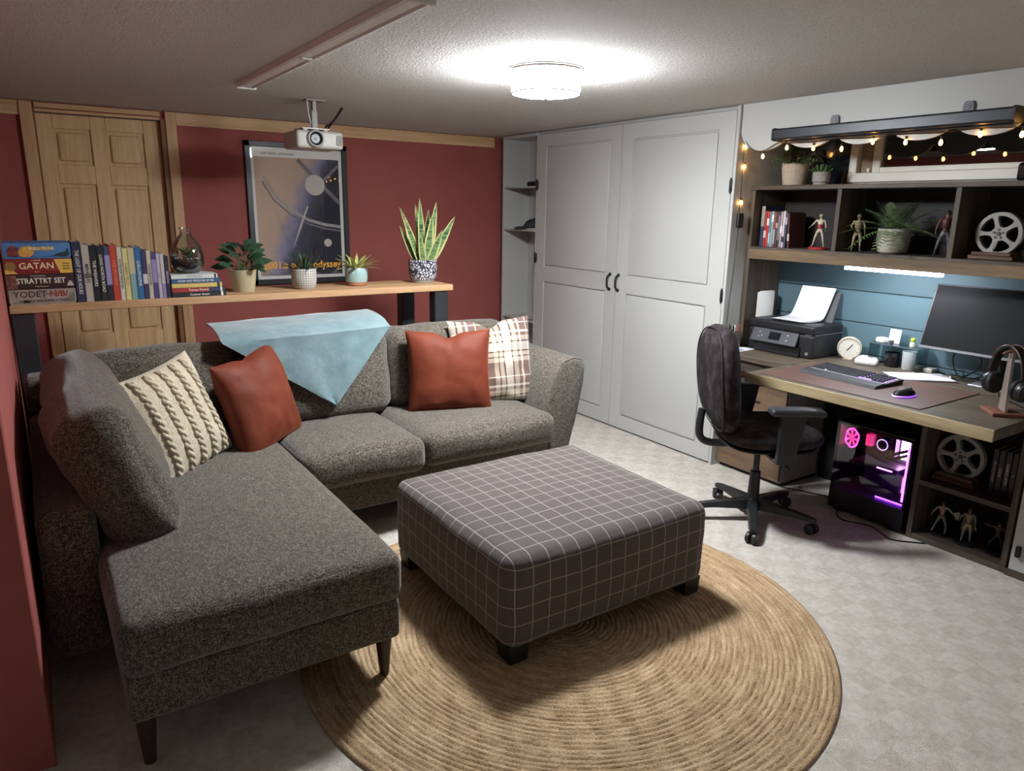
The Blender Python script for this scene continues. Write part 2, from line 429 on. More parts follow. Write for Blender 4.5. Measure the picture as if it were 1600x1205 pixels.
# open shelf unit between wardrobe and back wall
U = thing('shelf_unit', 'narrow white open shelf unit beside the wardrobe', 'shelf', (3.6, 5.1, 0))
bm = B(); box(bm, 3.46, 3.74, 5.328, 5.345, 0, 2.15); obj('side_panel', bm, WHITE_LAC, U)
bm = B(); box(bm, 3.475, 3.74, 4.864, 4.872, 0, 2.15); obj('side_panel', bm, WHITE_LAC, U)
bm = B(); box(bm, 3.728, 3.74, 4.872, 5.328, 0, 2.15); obj('back_panel', bm, WHITE_LAC, U)
bm = B(); box(bm, 3.462, 3.728, 4.872, 5.328, 2.125, 2.148); obj('top_panel', bm, WHITE_LAC, U)
for z in (1.742, 1.395, .645, .30, .03):
    bm = B(); box(bm, 3.465, 3.728, 4.872, 5.328, z-.012, z, .001, 1); obj('shelf', bm, WHITE_LAC, U)
bm = B(); softbox(bm, (3.55, 5.02, 1.763), (.05, .12, .04), .012, n=3); tube(bm, smoothpts([(3.55, 4.97, 1.765), (3.56, 4.93, 1.79), (3.56, 4.90, 1.76), (3.58, 4.89, 1.75)], 4), .005)
tag(obj('adapter', bm, BLACK_P, smooth=40), 'small black adapter on the top shelf of the white unit', 'adapter')
bm = B(); softbox(bm, (3.54, 5.05, 1.402), (.12, .28, .013), .004, n=4)
tag(obj('folded_cloth', bm, mat('pale_cloth', 'b8b4b0', .9), smooth=50), 'pale folded cloth under the dark cap in the white unit', 'cloth')
bm = B(); pad(bm, .17, .13, .07, 2.3, 2.2, 14, nz=.015, seed=4, M=T(3.55, 5.01, 1.4445) @ RX(90) @ RZ(20)); lathe(bm, [(.09, 0), (.088, .004), (.04, .012)], 20, (3.50, 5.06, 1.4092))
tag(obj('cap', bm, mat('dark_grey_cloth', '2e3434', .9, bump=.3, bs=300), smooth=60), 'dark grey cap on the middle shelf of the white unit', 'cap')
bm = B(); lathe(bm, [(.0, .0), (.09, .0), (.125, .014), (.127, .018), (.085, .008), (.0, .007)], 32, (3.585, 5.0, .6455))
tag(obj('plate', bm, mat('pale_plate', 'b5aeb0', .35), smooth=40), 'pale round plate on the lowest visible white shelf', 'plate')
bm = B(); cyl(bm, (3.58, 4.93, .6535), (3.58, 4.93, .672), .02, .012); cyl(bm, (3.58, 4.93, .67), (3.58, 4.93, .71), .008, .006); sph(bm, (3.58, 4.93, .73), .025, (1, 1.2, .8), 10, 8); sph(bm, (3.58, 4.96, .745), .012, u=8, v=6)
tag(obj('figurine', bm, mat('pewter', '8a8886', .4, .6), smooth=60), 'little grey figurine on the pale round plate', 'figurine')
# ---------------------------------------------------------------- ceiling lamp
LX, LY = 1.98, 2.72
L = thing('ceiling_lamp', 'round white drum ceiling lamp switched on', 'lamp', (LX, LY, CEIL-.13))
EM = emis('lit_diffuser', 'f4fbff', LAMP*.58); EMB = emis('lit_bottom_diffuser', 'f4fbff', LAMP*1.5)
bm = B(); lathe(bm, [(.0, 0), (.16, 0), (.162, -.006), (.16, -.014), (.152, -.014), (.0, -.012)], 48, (LX, LY, CEIL-.001)); obj('ceiling_plate', bm, CHROME, L, smooth=30)
bm = B(); lathe(bm, [(.150, -.014), (.150, -.098), (.147, -.102)], 48, (LX, LY, CEIL)); bm.faces.ensure_lookup_table()
for f in [f for f in bm.faces if len(f.verts) > 4]: bm.faces.remove(f)
obj('drum_shade', bm, EM, L, smooth=40)
bm = B(); lathe(bm, [(.0, -.118), (.07, -.116), (.12, -.109), (.1445, -.101), (.1445, -.096), (.0, -.096)], 48, (LX, LY, CEIL)); obj('bottom_diffuser', bm, EMB, L, smooth=40)
bm = B(); tube(bm, [(LX+.149*math.cos(2*PI*i/48), LY+.149*math.sin(2*PI*i/48), CEIL-.103) for i in range(48)], .0035, 6, closed=True); obj('rim', bm, CHROME, L, smooth=60)
bm = B(); sph(bm, (LX, LY, CEIL-.121), .008, u=10, v=6); obj('finial', bm, CHROME, L, smooth=60)
# ---------------------------------------------------------------- unlit ceiling track
S = thing('ceiling_track', 'long unlit white fixture channel along the ceiling', 'ceiling fixture', (1.025, 3.04, CEIL-.03))
WD = mat('white_enamel', 'd6cfca', .45)
bm = B(); prism(bm, [(.978, CEIL-.001), (.984, CEIL-.022), (.992, CEIL-.024), (.996, CEIL-.012), (1.054, CEIL-.012), (1.058, CEIL-.024), (1.066, CEIL-.022), (1.072, CEIL-.001)], 'y', 2.02, 3.965); obj('channel', bm, WD, S)
bm = B(); box(bm, 1.004, 1.046, 2.03, 3.955, CEIL-.02, CEIL-.0125, .002, 1); obj('cover_strip', bm, WHITE_P, S)
for y in (2.016, 3.962):
    bm = B(); box(bm, .976, 1.074, y, y+.012, CEIL-.03, CEIL-.001, .003, 1); obj('end_cap', bm, WD, S)
bm = B(); box(bm, 1.005, 1.05, 3.03, 3.06, CEIL-.028, CEIL-.02, .003, 1); obj('clip', bm, WD, S)
# ---------------------------------------------------------------- fabrics
def m_tweed(name, dark, mid, light):
    n = N(name); n.set(.92, 0, .15, .25)
    a = n.noise(n.mp((1, 1, 1)), 260, 2, .6); b = n.noise(n.mp((45, 230, 230)), 1.0, 2); c = n.noise(n.mp((230, 230, 45)), 1.0, 2); e = n.noise(n.mp((230, 45, 230)), 1, 2)
    f = n.math('ADD', n.math('MULTIPLY', a, .4), n.math('MULTIPLY', n.math('ADD', n.math('ADD', b, c), e), .2))
    n.base(n.ramp(f, [(.42, rgb(dark)), (.50, rgb(mid)), (.58, rgb(light))])); n.bump(f, .5, .004)
    MATS[name] = n.m; return n.m
TWEED = m_tweed('grey_tweed', '27221e', '4d463f', '82786b')
LEGW = mat('dark_leg_wood', '2c1c15', .45, col2='3a261c', vs=14)
# ---------------------------------------------------------------- corner sofa
S = thing('corner_sofa', 'dark grey tweed corner sofa with chaise', 'sofa', (1.2, 3.0, 0))
bm = B(); softbox(bm, (1.62, 3.5, .215), (1.44, .80, .18), .02, n=4); obj('seat_base', bm, TWEED, S, smooth=50)
bm = B(); softbox(bm, (.49, 2.94, .235), (.81, 1.94, .15), .022, n=4); obj('chaise_base', bm, TWEED, S, smooth=50)
bm = B(); softbox(bm, (1.17, 3.875, .455), (2.50, .17, .67), .04, n=6); obj('back_frame', bm, TWEED, S, smooth=50)
bm = B(); softbox(bm, (.005, 3.14, .375), (.165, 1.33, .51), .04, n=6); obj('side_frame', bm, TWEED, S, smooth=50)
bm = B(); softbox(bm, (.492, 2.80, .388), (.825, 1.70, .17), .045, (.01, .012, .018), 12, .004, 1); obj('chaise_cushion', bm, TWEED, S, smooth=60)
bm = B(); softbox(bm, (1.213, 3.32, .385), (.612, .66, .17), .05, (.006, .02, .022), 10, .005, 2); obj('seat_cushion', bm, TWEED, S, smooth=60)
bm = B(); softbox(bm, (1.925, 3.34, .385), (.80, .66, .17), .05, (.006, .02, .022), 10, .005, 3); obj('seat_cushion', bm, TWEED, S, smooth=60)
def bcush(cx, wd, seed, z=.672, y=3.665, h=.46):
    b = B(); softbox(b, (cx, y, z), (wd, .20, h), .07, (.012, .04, .012), 9, .018, seed, RX(-9)); obj('back_cushion', b, TWEED, S, smooth=60)
bcush(.46, .68, 11); bcush(1.205, .79, 12); bcush(1.99, .78, 13, .675)
bm = B(); softbox(bm, (.165, 3.06, .680), (.22, 1.18, .52), .085, (.05, .02, .015), 10, .024, 14, RY(-20)); obj('back_cushion', bm, TWEED, S, smooth=60)
prof = [(2.345, .10), (2.335, .44), (2.352, .58), (2.395, .685), (2.45, .738), (2.51, .752), (2.565, .738), (2.588, .69), (2.582, .60), (2.545, .42), (2.50, .25), (2.465, .10)]
bm = B(); c0 = Vector((2.45, 0, .42)); rings = []
pp = [Vector((a, 0, b)) for a, b in prof]
pp = [p for i in range(len(pp)) for p in (pp[i], (pp[i]+pp[(i+1) % len(pp)])/2)]
for y, k in ((3.105, .90), (3.112, .97), (3.13, 1.0), (3.4, 1.0), (3.7, 1.0), (3.94, 1.0), (3.955, .97), (3.96, .9)):
    rings.append([bm.verts.new(Vector(((p.x-c0.x)*k+c0.x+.03*(y-3.1), y, (p.z-c0.z)*k+c0.z))) for p in pp])
ring_faces(bm, rings); obj('arm', bm, TWEED, S, smooth=55)
seam = [Vector(((p.x-c0.x)*.985+c0.x+.0005, 3.116, (p.z-c0.z)*.985+c0.z)) for p in pp if p.z > .3]
bm = B(); tube(bm, smoothpts(seam, 2), .003, 6); obj('piping', bm, TWEED, S, smooth=60)
for x, y, z0 in ((.85, 2.02, .014), (.125, 2.02, 0), (.1, 3.85, 0), (2.42, 3.85, 0), (2.40, 3.18, 0)):
    bm = B(); cyl(bm, (x, y, z0), (x, y, .165), .016, .029, 20); obj('leg', bm, LEGW, S, smooth=40)
# ---------------------------------------------------------------- ottoman
def m_check():
    n = N('windowpane_check'); n.set(.9, 0, .15, .2)
    g = n.n('NewGeometry'); sx = n.n('SeparateXYZ'); n.l(n.tc.outputs['Object'], sx.inputs[0]); sn = n.n('SeparateXYZ')
    vt = n.n('VectorTransform', vector_type='NORMAL', convert_from='WORLD', convert_to='OBJECT'); n.l(g.outputs['Normal'], vt.inputs[0]); n.l(vt.outputs[0], sn.inputs[0])
    tot = None
    wob = n.math('MULTIPLY', n.math('SUBTRACT', n.noise(n.mp(), 6, 2), .5), .012)
    for i in range(3):
        q = n.math('FRACT', n.math('MULTIPLY', n.math('ADD', sx.outputs[i], n.math('ADD', wob, 10.02)), 1/.069))
        ln = n.math('LESS_THAN', n.math('ABSOLUTE', n.math('SUBTRACT', q, .5)), .026)
        ok = n.math('LESS_THAN', n.math('ABSOLUTE', sn.outputs[i]), .72)
        k = n.math('MULTIPLY', ln, ok); tot = k if tot is None else n.math('MAXIMUM', tot, k)
    fine = n.noise(n.mp(), 500, 2); v2 = n.noise(n.mp((500, 500, 40)), 1, 2)
    f = n.math('ADD', n.math('MULTIPLY', fine, .5), n.math('MULTIPLY', v2, .5))
    c = n.ramp(f, [(.35, rgb('4a423f')), (.65, rgb('5c5350'))])
    n.base(n.mix(n.math('MULTIPLY', tot, .62), c, rgb('b0a7a0'))); n.bump(f, .25, .002); return n.m
O = thing('ottoman', 'large square ottoman in grey windowpane check on the round rug', 'ottoman', (1.703, 2.26, .014))
bm = B(); softbox(bm, (1.703, 2.26, .243), (.985, .92, .35), .055, (.012, .012, .012), 14, .004, 5); obj('upholstery', bm, m_check(), O, smooth=60)
for x, y in ((1.27, 1.86), (2.14, 1.86), (1.27, 2.66), (2.14, 2.66)):
    bm = B(); prism(bm, [(-.036, 0), (.036, 0), (.045, .07), (-.045, .07)], 'y', -.04, .04, M=T(x, y, .014)); obj('leg', bm, BLACK_P, O)
# ---------------------------------------------------------------- braided rug
def m_jute():
    n = N('jute_braid'); n.set(.95, 0, .1)
    v = n.mp(); a = n.noise(v, 160, 3, .6); b = n.noise(v, 18, 3); 
    s = n.n('SeparateXYZ'); n.l(n.tc.outputs['Object'], s.inputs[0])
    r = n.math('SQRT', n.math('ADD', n.math('POWER', s.outputs[0], 2), n.math('POWER', s.outputs[1], 2)))
    ang = n.math('ARCTAN2', s.outputs[1], s.outputs[0])
    cm = n.n('CombineXYZ'); n.l(n.math('MULTIPLY', r, 52), cm.inputs[0]); n.l(n.math('MULTIPLY', ang, 3), cm.inputs[1])
    ringv = n.noise(cm.outputs[0], 1.0, 3, .7)
    f = n.math('ADD', n.math('MULTIPLY', a, .40), n.math('ADD', n.math('MULTIPLY', b, .15), n.math('MULTIPLY', ringv, .50)))
    n.base(n.ramp(f, [(.36, rgb('775d44')), (.50, rgb('a68a6b')), (.66, rgb('cbb190'))])); n.bump(a, .8, .006); return n.m
bm = B(); RC = (1.575, 1.955); RR = .99; NR = 50; NS = 300; rings = []
prof = []
for k in range(NR):
    r1 = RR*(k+1)/NR; r0 = RR*k/NR
    for q in range(4): prof.append((r0+(r1-r0)*(q/4), k, q))
prof.append((RR, NR, 0))
for (r, k, q) in prof:
    ring = []
    for i in range(NS):
        a = 2*PI*i/NS; rr = max(r, .0005)
        z = .0072 + .0048*math.sin(PI*q/4)**.7
        br = math.sin(a*max(6, round(rr*62)) + k*2.4 + (1.3 if q > 2 else -1.3 if q == 1 else 0)) if q else 0
        z += br*.0014; rr += .0018*math.sin(a*5+k*.7)*(rr/RR)
        ring.append(bm.verts.new((RC[0]+rr*math.cos(a), RC[1]+rr*math.sin(a), z)))
    rings.append(ring)
rings.append([bm.verts.new((v.co.x, v.co.y, .0005)) for v in rings[-1]])
ring_faces(bm, rings, cap0=True, cap1=True)
tag(obj('round_rug', bm, m_jute(), smooth=70), 'large round braided jute rug on the carpet', 'rug')
# ---------------------------------------------------------------- pillows
def m_velvet():
    n = N('rust_velvet'); n.set(.65, 0, .25, .3); v = n.mp()
    n.b.inputs['Sheen Tint'].default_value = rgb('d98560'); n.b.inputs['Sheen Roughness'].default_value = .35
    n.base(n.ramp(n.noise(v, 7, 3), [(.3, rgb('602816')), (.7, rgb('6d2f1d'))])); n.bump(n.noise(n.mp((1, 1, 3)), 9, 2), .06, .02); return n.m
def m_knit():
    n = N('cream_cable_knit'); n.set(.95, 0, .1, .2); s = n.n('SeparateXYZ'); n.l(n.tc.outputs['Object'], s.inputs[0])
    f = n.noise(n.mp(), 260, 2); n.base(n.ramp(f, [(.3, rgb('a8977c')), (.65, rgb('d8cbb4'))])); n.bump(f, .8, .006); return n.m
def m_plaid():
    n = N('brown_cream_plaid'); n.set(.92, 0, .1, .2); s = n.n('SeparateXYZ'); n.l(n.tc.outputs['Object'], s.inputs[0])
    def stripes(o):
        q = n.math('FRACT', n.math('ADD', n.math('MULTIPLY', o, 1/.31), 10.30)); br = rgb('6b544d'); cr = rgb('bfae9a'); dk = rgb('33272a'); wh = rgb('d6cbba')
        return n.ramp(q, [(0, br), (.26, cr), (.34, dk), (.365, cr), (.44, dk), (.465, wh), (.62, dk), (.645, cr), (.74, br), (.80, wh), (.84, br), (.98, wh)], 'CONSTANT')
    a = stripes(s.outputs[0]); b = stripes(s.outputs[2])
    n.base(n.mix(.5, a, b)); n.bump(n.noise(n.mp(), 400, 2), .3, .002); return n.m
VELV = m_velvet()
def pillow(name, label, m, loc, w_, h_, t, yaw, lean, roll=0, dent=0, seed=0, nz=.02, cat='pillow'):
    b = B(); pad(b, w_, h_, t, 99, 3.0, 34, dent=dent, pinch=.07, nz=nz, seed=seed)
    o = obj(name, b, m, None, False, 70); o.rotation_euler = (Matrix.Rotation(math.radians(yaw), 4, 'Z') @ Matrix.Rotation(math.radians(-lean), 4, 'X') @ Matrix.Rotation(math.radians(roll), 4, 'Y')).to_euler(); o.location = loc
    return tag(o, label, cat)
pillow('throw_pillow', 'rust velvet pillow leaning in front of the plaid pillow', VELV, (1.865, 3.40, .685), .47, .46, .17, -22, 12, 0, .03, 3, .010)
pillow('throw_pillow', 'brown and cream plaid pillow by the sofa arm', m_plaid(), (2.18, 3.455, .70), .50, .50, .15, -14, 14, -2, .045, 8)
pillow('throw_pillow', 'rust velvet pillow in the sofa corner beside the cream knit pillow', VELV, (.83, 3.37, .665), .46, .47, .18, 40, 16, -5, .015, 21, .012)
kn = pillow('throw_pillow', 'cream cable-knit pillow in the sofa corner', m_knit(), (.435, 3.19, .68), .46, .48, .16, 38, 20, -8, .0, 33, .008)
# raised cables on the knit pillow
def pil_y(u, v, p=3.0): return -((max(0, 1-abs(u)**p)*max(0, 1-abs(v)**p))**.5)*.08
bm = B()
for cu_ in (-.62, -.30, .02, .34, .66):
    for ph in (0, PI):
        pts = []
        for i in range(64):
            v = -.93+1.86*i/63; u = cu_ + .045*math.sin(v*22+ph+cu_*4)
            x = u*(1-.07*(1-v*v)*abs(u))*.23; z = v*(1-.07*(1-u*u)*abs(v))*.24
            pts.append((x, pil_y(u, v)-.001+.004*math.cos(v*22+ph+cu_*4), z))
        tube(bm, pts, .0095, 6)
obj('cable_stitch', bm, kn.data.materials[0], kn, False, 70)
# ---------------------------------------------------------------- throw blanket
def m_throw():
    n = N('pale_blue_fleece'); n.set(.9, 0, .15, .6); v = n.mp()
    n.base(n.ramp(n.noise(v, 9, 4, .6), [(.3, rgb('5b7177')), (.7, rgb('74898e'))])); n.bump(n.noise(v, 14, 4), .3, .02); return n.m
bm = B()
def cush_y(z, d):      # front of the middle back cushion, d outwards
    t = max(0, min(1, (z-.46)/.44)); return 3.533 + .055*t - d
def throw_layer(off, shrink):
    TLx, TRx, tipx, tipz = .715+shrink, 1.575-shrink*.3, 1.243, .56+shrink*.6
    rows = []
    NV, NU = 22, 26
    for j in range(NV+1):
        t = j/NV
        row = []
        for i in range(NU+1):
            u = i/NU
            if t < .36:      # over the top of the cushions
                k = t/.36; x = TLx+(TRx-TLx)*u; a = PI*.5*(1-k)
                y = 3.60 - .062 + .30*(1-k)**1.0 - off*k ; z = .912 + .045*math.sin(PI*(1-k)*.5+.55) + off*(1-k) + .02*u
                if k > .75: z -= .035*((k-.75)/.25)**2; 
            else:
                k = (t-.36)/.64; zt = .925+.02*u; 
                x0 = TLx+(tipx-TLx)*k; x1 = TRx+(tipx-TRx)*k; x = x0+(x1-x0)*u
                z = zt+(tipz-zt)*k; y = cush_y(z, .05+off)
            q = noise.noise(Vector((x*6+off*90, z*5, y*4)))
            row.append(bm.verts.new((x, y-.010*q-.004*math.sin(u*9+t*7), z+.004*q)))
        rows.append(row)
    return rows
for off, sh in ((0.0, .03), (.016, 0.0)):
    fr = throw_layer(off+.010, sh); bk = throw_layer(off, sh)
    nv, nu = len(fr), len(fr[0])
    for a, fl in ((fr, False), (bk, True)):
        for j in range(nv-1):
            for i in range(nu-1):
                q = [a[j][i], a[j][i+1], a[j+1][i+1], a[j+1][i]]
                if fl: q.reverse()
                bm.faces.new(q)
    per = [(0, i) for i in range(nu)]+[(j, nu-1) for j in range(1, nv)]+[(nv-1, i) for i in range(nu-2, -1, -1)]+[(j, 0) for j in range(nv-2, 0, -1)]
    for k in range(len(per)):
        (j, i), (j2, i2) = per[k], per[(k+1) % len(per)]
        try: bm.faces.new((fr[j][i], bk[j][i], bk[j2][i2], fr[j2][i2]))
        except ValueError: pass
tag(obj('throw_blanket', bm, m_throw(), smooth=70), 'pale blue fleece throw folded to a triangle over the sofa back', 'blanket')
# ---------------------------------------------------------------- console shelf behind the sofa
SZ = 1.093
K = thing('console_shelf', 'long pine console board on black posts behind the sofa', 'console table', (1.05, 4.17, 0))
bm = B(); box(bm, -.093, 2.218, 3.985, 4.36, SZ-.038, SZ, .003, 1); obj('board', bm, wood('pine_shelf', '9a7452', 'b28b66', 'c29b76', 'x', 1.2), K)
for x, y in ((2.14, 4.035), (2.045, 4.315), (-.045, 4.035), (-.045, 4.315)):
    bm = B(); box(bm, x-.046, x+.046, y-.04, y+.04, 0, SZ-.0385, .004, 1); obj('leg', bm, mat('black_post', '222326', .5, col2='2b2c30', vs=9), K)
TXW = mat('print_white', 'd8d2c4', .7); TXB = mat('print_black', '1c1818', .7); TXY = mat('print_yellow', 'd8ac4a', .7); TXR = mat('print_red', '8a2420', .7); TXO = mat('print_cream', 'e8d9a8', .7)
FY = RX(90)            # text facing -y
# board games
def game(label, z0, h, base, x0=-.088, x1=.176, y0=4.0, y1=4.26, print_=None):
    g = thing('board_game', label, 'board game', ((x0+x1)/2, (y0+y1)/2, z0), group='stacked board games')
    b = B(); box(b, x0+.003, x1-.003, y0+.003, y1-.003, z0+.0005, z0+h*.35); obj('box_base', b, base, g)
    b = B(); box(b, x0, x1, y0, y1, z0+h*.12, z0+h-.0008, .0015, 1); obj('lid', b, base, g)
    return g
def patch(g, poly, y, m, name='printed_patch'):
    b = B(); prism(b, poly, 'y', y-.0004, y+.0003); return obj(name, b, m, g)
h = .0705; z = SZ
g = game('bottom board game box, grey with red and dark lettering', z, h, mat('game_grey', '8d7f78', .6, col2='a3958c', vs=40)); y = 4.0
text('YODET', .040, mat('print_maroon', '3a1d1c', .7), g, T(-.005, y, z+.047) @ FY, bold=.0006); text('oy', .020, TXB, g, T(.066, y, z+.050) @ FY); text('N/B/', .038, TXR, g, T(.108, y, z+.047) @ FY, bold=.001)
text('SAROOLATIUN BUNDS E TWEE', .0135, TXB, g, T(.045, y, z+.017) @ FY, bold=.0004)
patch(g, [(.135, z+.012), (.17, z+.012), (.172, z+.05), (.15, z+.055)], y, mat('game_olive', '5c574a', .7, col2='8b8474', vs=80)); patch(g, [(-.035, z+.010), (-.008, z+.010), (-.01, z+.02), (-.028, z+.022)], y, TXB)
z += h; g = game('dark brown board game box reading STRATTRT SET', z, h, mat('game_brown', '351a19', .6)); y = 4.0
text('STRATTRT SET', .034, TXW, g, T(.045, y, z+.038) @ FY, bold=.0008, sx=.86); text('Tounnnmmme', .010, TXW, g, T(.035, y, z+.062) @ FY); text('Yuny Pnubono', .009, TXO, g, T(.045, y, z+.013) @ FY)
patch(g, [(-.088, z+.004), (-.048, z+.004), (-.05, z+.066), (-.088, z+.066)], y, mat('game_rust', '5a2a22', .7, col2='8a5a48', vs=60)); patch(g, [(.145, z+.012), (.173, z+.012), (.168, z+.03), (.158, z+.038), (.15, z+.026)], y, mat('game_pale', 'b9aaa2', .7))
z += h; g = game('red and yellow board game box reading GATAN', z, h, mat('game_red', '7d1f1c', .6)); y = 4.0
text('GATAN', .040, TXO, g, T(.035, y, z+.036) @ FY, bold=.0004); text('A GAME', .010, TXO, g, T(.035, y, z+.062) @ FY); text('Board', .008, TXO, g, T(.035, y, z+.010) @ FY)
patch(g, [(.125, z+.002), (.1755, z+.002), (.1755, z+h-.004), (.105, z+h-.004)], y, TXY); patch(g, [(-.088, z+.002), (-.04, z+.002), (-.06, z+.02), (-.088, z+.022)], y, TXY)
b = B(); cyl(b, (-.066, y+.0002, z+.036), (-.066, y-.0006, z+.036), .021, n=24); obj('printed_patch', b, mat('game_bronze', '8a6a32', .6), g)
for dz in (.022, .034, .046):
    b = B(); box(b, .137, .166, y-.0007, y, z+dz-.003, z+dz+.003); obj('printed_patch', b, mat('game_ochre', '7d6428', .7), g)
z += h; g = game('blue board game box on top of the stack with an orange scene', z, h, mat('game_blue', '3f6ea0', .6, col2='4f80b2', vs=8)); y = 4.0
patch(g, [(-.02, z+.01), (.012, z+.006), (.03, z+.02), (.035, z+.045), (.02, z+.058), (-.015, z+.052), (-.03, z+.03)], y, mat('game_orange', 'c08a3a', .7, col2='d8a84e', vs=60)); patch(g, [(-.07, z+.012), (-.03, z+.008), (-.025, z+.05), (-.055, z+.06), (-.072, z+.04)], y, mat('game_dark', '4a2a2a', .7, col2='8a3a2a', vs=60))
patch(g, [(.02, z+.036), (.105, z+.036), (.105, z+.054), (.02, z+.054)], y-.0003, mat('game_gold', '9a7a3c', .7)); text('BEELE FEUNE', .017, TXO, g, T(.062, y-.0008, z+.045) @ FY, bold=.0004)
patch(g, [(.10, z+.012), (.16, z+.006), (.172, z+.02), (.165, z+.048), (.155, z+.03), (.13, z+.025)], y, mat('game_navy', '23303f', .7))
# books
PAGES = mat('book_pages', 'cfc6b4', .9, bump=.3, bs=400, bstretch=(1, .02, .02))
def book(label, loc, sx, sy, sz, cover, lying=False, rotz=0, group=None, txt=None, tm=None, bands=(), name='book', tilt=0, ts=.45):
    g = thing(name, label, 'book', loc, rotz, group)
    RM[g.name] = RM[g.name] @ RY(tilt); 
    if tilt: g.rotation_euler = RM[g.name].to_euler()
    c = .0022; b = B()
    if not lying:
        box(b, -sx/2, sx/2, 0, c*1.4, 0, sz, .001, 1); box(b, -sx/2, -sx/2+c, 0, sy, 0, sz); box(b, sx/2-c, sx/2, 0, sy, 0, sz); o = obj('cover', b, cover, g, False)
        b = B(); box(b, -sx/2+c, sx/2-c, c*1.4, sy-.004, .003, sz-.003); obj('pages', b, PAGES, g, False)
    else:
        box(b, -sx/2, sx/2, 0, c*1.4, 0, sz, .001, 1); box(b, -sx/2, sx/2, 0, sy, 0, c); box(b, -sx/2, sx/2, 0, sy, sz-c, sz); obj('cover', b, cover, g, False)
        b = B(); box(b, -sx/2+.003, sx/2-.003, c*1.4, sy-.004, c, sz-c); obj('pages', b, PAGES, g, False)
    for (a0, a1, m) in bands:
        b = B()
        if lying: box(b, -sx/2+a0*sx, -sx/2+a1*sx, -.0003, .002, .0005, sz-.0005)
        else: box(b, -sx/2, sx/2, -.0003, .002, a0*sz, a1*sz)
        obj('spine_band', b, m, g, False)
    if txt:
        M_ = T(0, -.0005, sz/2) @ (FY if lying else RY(90) @ FY)
        L_ = (sx if lying else sz); H_ = (sz if lying else sx)*ts
        text(txt, H_/.7, tm or TXW, g, M_, world=False, sx=min(1.0, L_*.72/(len(txt)*H_/.7*.56)), ext=.0003, bold=.0002)
    return g
def bc(h, h2=None): return mat('cover_'+h, h, .55, col2=h2, vs=60) if h2 else mat('cover_'+h, h, .55)
BK = [('thick navy book with white lettering beside the board games', '262742', .0385, .285, .20, 'THE LIGHT OF OUR HOURS', TXW, ()),
 ('pale grey book third of a hand wide beside the navy one', 'aba397', .033, .270, .20, 'MIRACLES', TXB, ((.42, .50, bc('6b645c')),)),
 ('black book with bold white lettering between grey and black books', '17191c', .031, .268, .19, 'THE WEAVERS', TXW, ()),
 ('black book with smaller lettering beside the lavender book', '1e2024', .030, .266, .19, 'LONG NORTH ROAD', TXW, ()),
 ('blue and lavender book with a dark foot', '3c4470', .024, .262, .18, None, None, ((.30, .84, bc('8f86b5')), (0, .28, bc('26222e')))),
 ('bright red-orange book in the standing row', 'b03c24', .030, .268, .19, 'FAIR PROMISES', bc('d87a58'), ()),
 ('thin white book right of the red-orange one', 'c4bcae', .0225, .258, .18, 'NOTES FOR THE ROAD', TXB, ()),
 ('pale yellow book in the standing row', 'cbbf7c', .0255, .252, .18, 'SUMMER FIELDS', bc('8b7f4a'), ()),
 ('book with beige top and teal lower spine', '7d9a94', .028, .254, .18, None, None, ((.5, 1, bc('b5a988')),)),
 ('bright blue book with pale capitals', '2a5f8c', .030, .256, .19, 'LUILLOPULPNE', TXW, ()),
 ('slim purple book with a white label', '3c3254', .0215, .238, .17, None, None, ((.32, .52, bc('bdb6b4')),)),
 ('cream book with dark capitals', 'b8ae9c', .0215, .240, .17, 'CONVERSATIONS', TXB, ()),
 ('violet book with a lilac title panel', '4a3868', .0225, .228, .17, None, None, ((.35, .85, bc('8478a4')),)),
 ('thin lilac-white book with faint lettering', 'aaa0ac', .0175, .224, .16, 'QUIET', bc('7d7488'), ()),
 ('thin off-white book with a lavender foot', 'b9b0b0', .0175, .222, .16, None, None, ((0, .33, bc('7f7398')),)),
 ('black-purple book with pink lettering at the end of the row', '241a2c', .0215, .208, .16, 'BREAKING', bc('b59ab4'), ())]
x = .180
for (lab, col, t, hh, dp, tx, tm, bands) in BK:
    book(lab, (x+t/2, 4.012, SZ), t-.0012, dp, hh, bc(col), txt=tx, tm=tm, bands=bands, group='books standing on the console board'); x += t
x0 = x+.004
ST = [('black paperback at the bottom of the lying stack', '202127', .262, .0235, 'Cocicer Sosor', TXW, ((.9, .94, TXW),)),
 ('red and navy paperback second from the bottom of the lying stack', '2b3350', .254, .0235, 'Tucson Promo', TXW, ((0, .70, bc('8f2a2a')), (.92, .955, TXW))),
 ('yellow paperback in the middle of the lying stack', 'c9ad62', .244, .0235, None, None, ((.9, .95, TXB),)),
 ('blue paperback second from the top of the lying stack', '26507c', .234, .022, 'ADAM AND FREEDOM OF SIN', TXW, ()),
 ('white paperback on top of the lying stack under the terrarium', 'c9cac6', .224, .0235, 'CATALINA', bc('8a8a86'), ((.93, .97, TXB),))]
z = SZ
for (lab, col, lx, t, tx, tm, bands) in ST:
    book(lab, (x0+lx/2, 4.01, z), lx, .175, t-.0006, bc(col), True, txt=tx, tm=tm, bands=bands, group='paperbacks lying in a stack', ts=.5); z += t
STACKZ = z
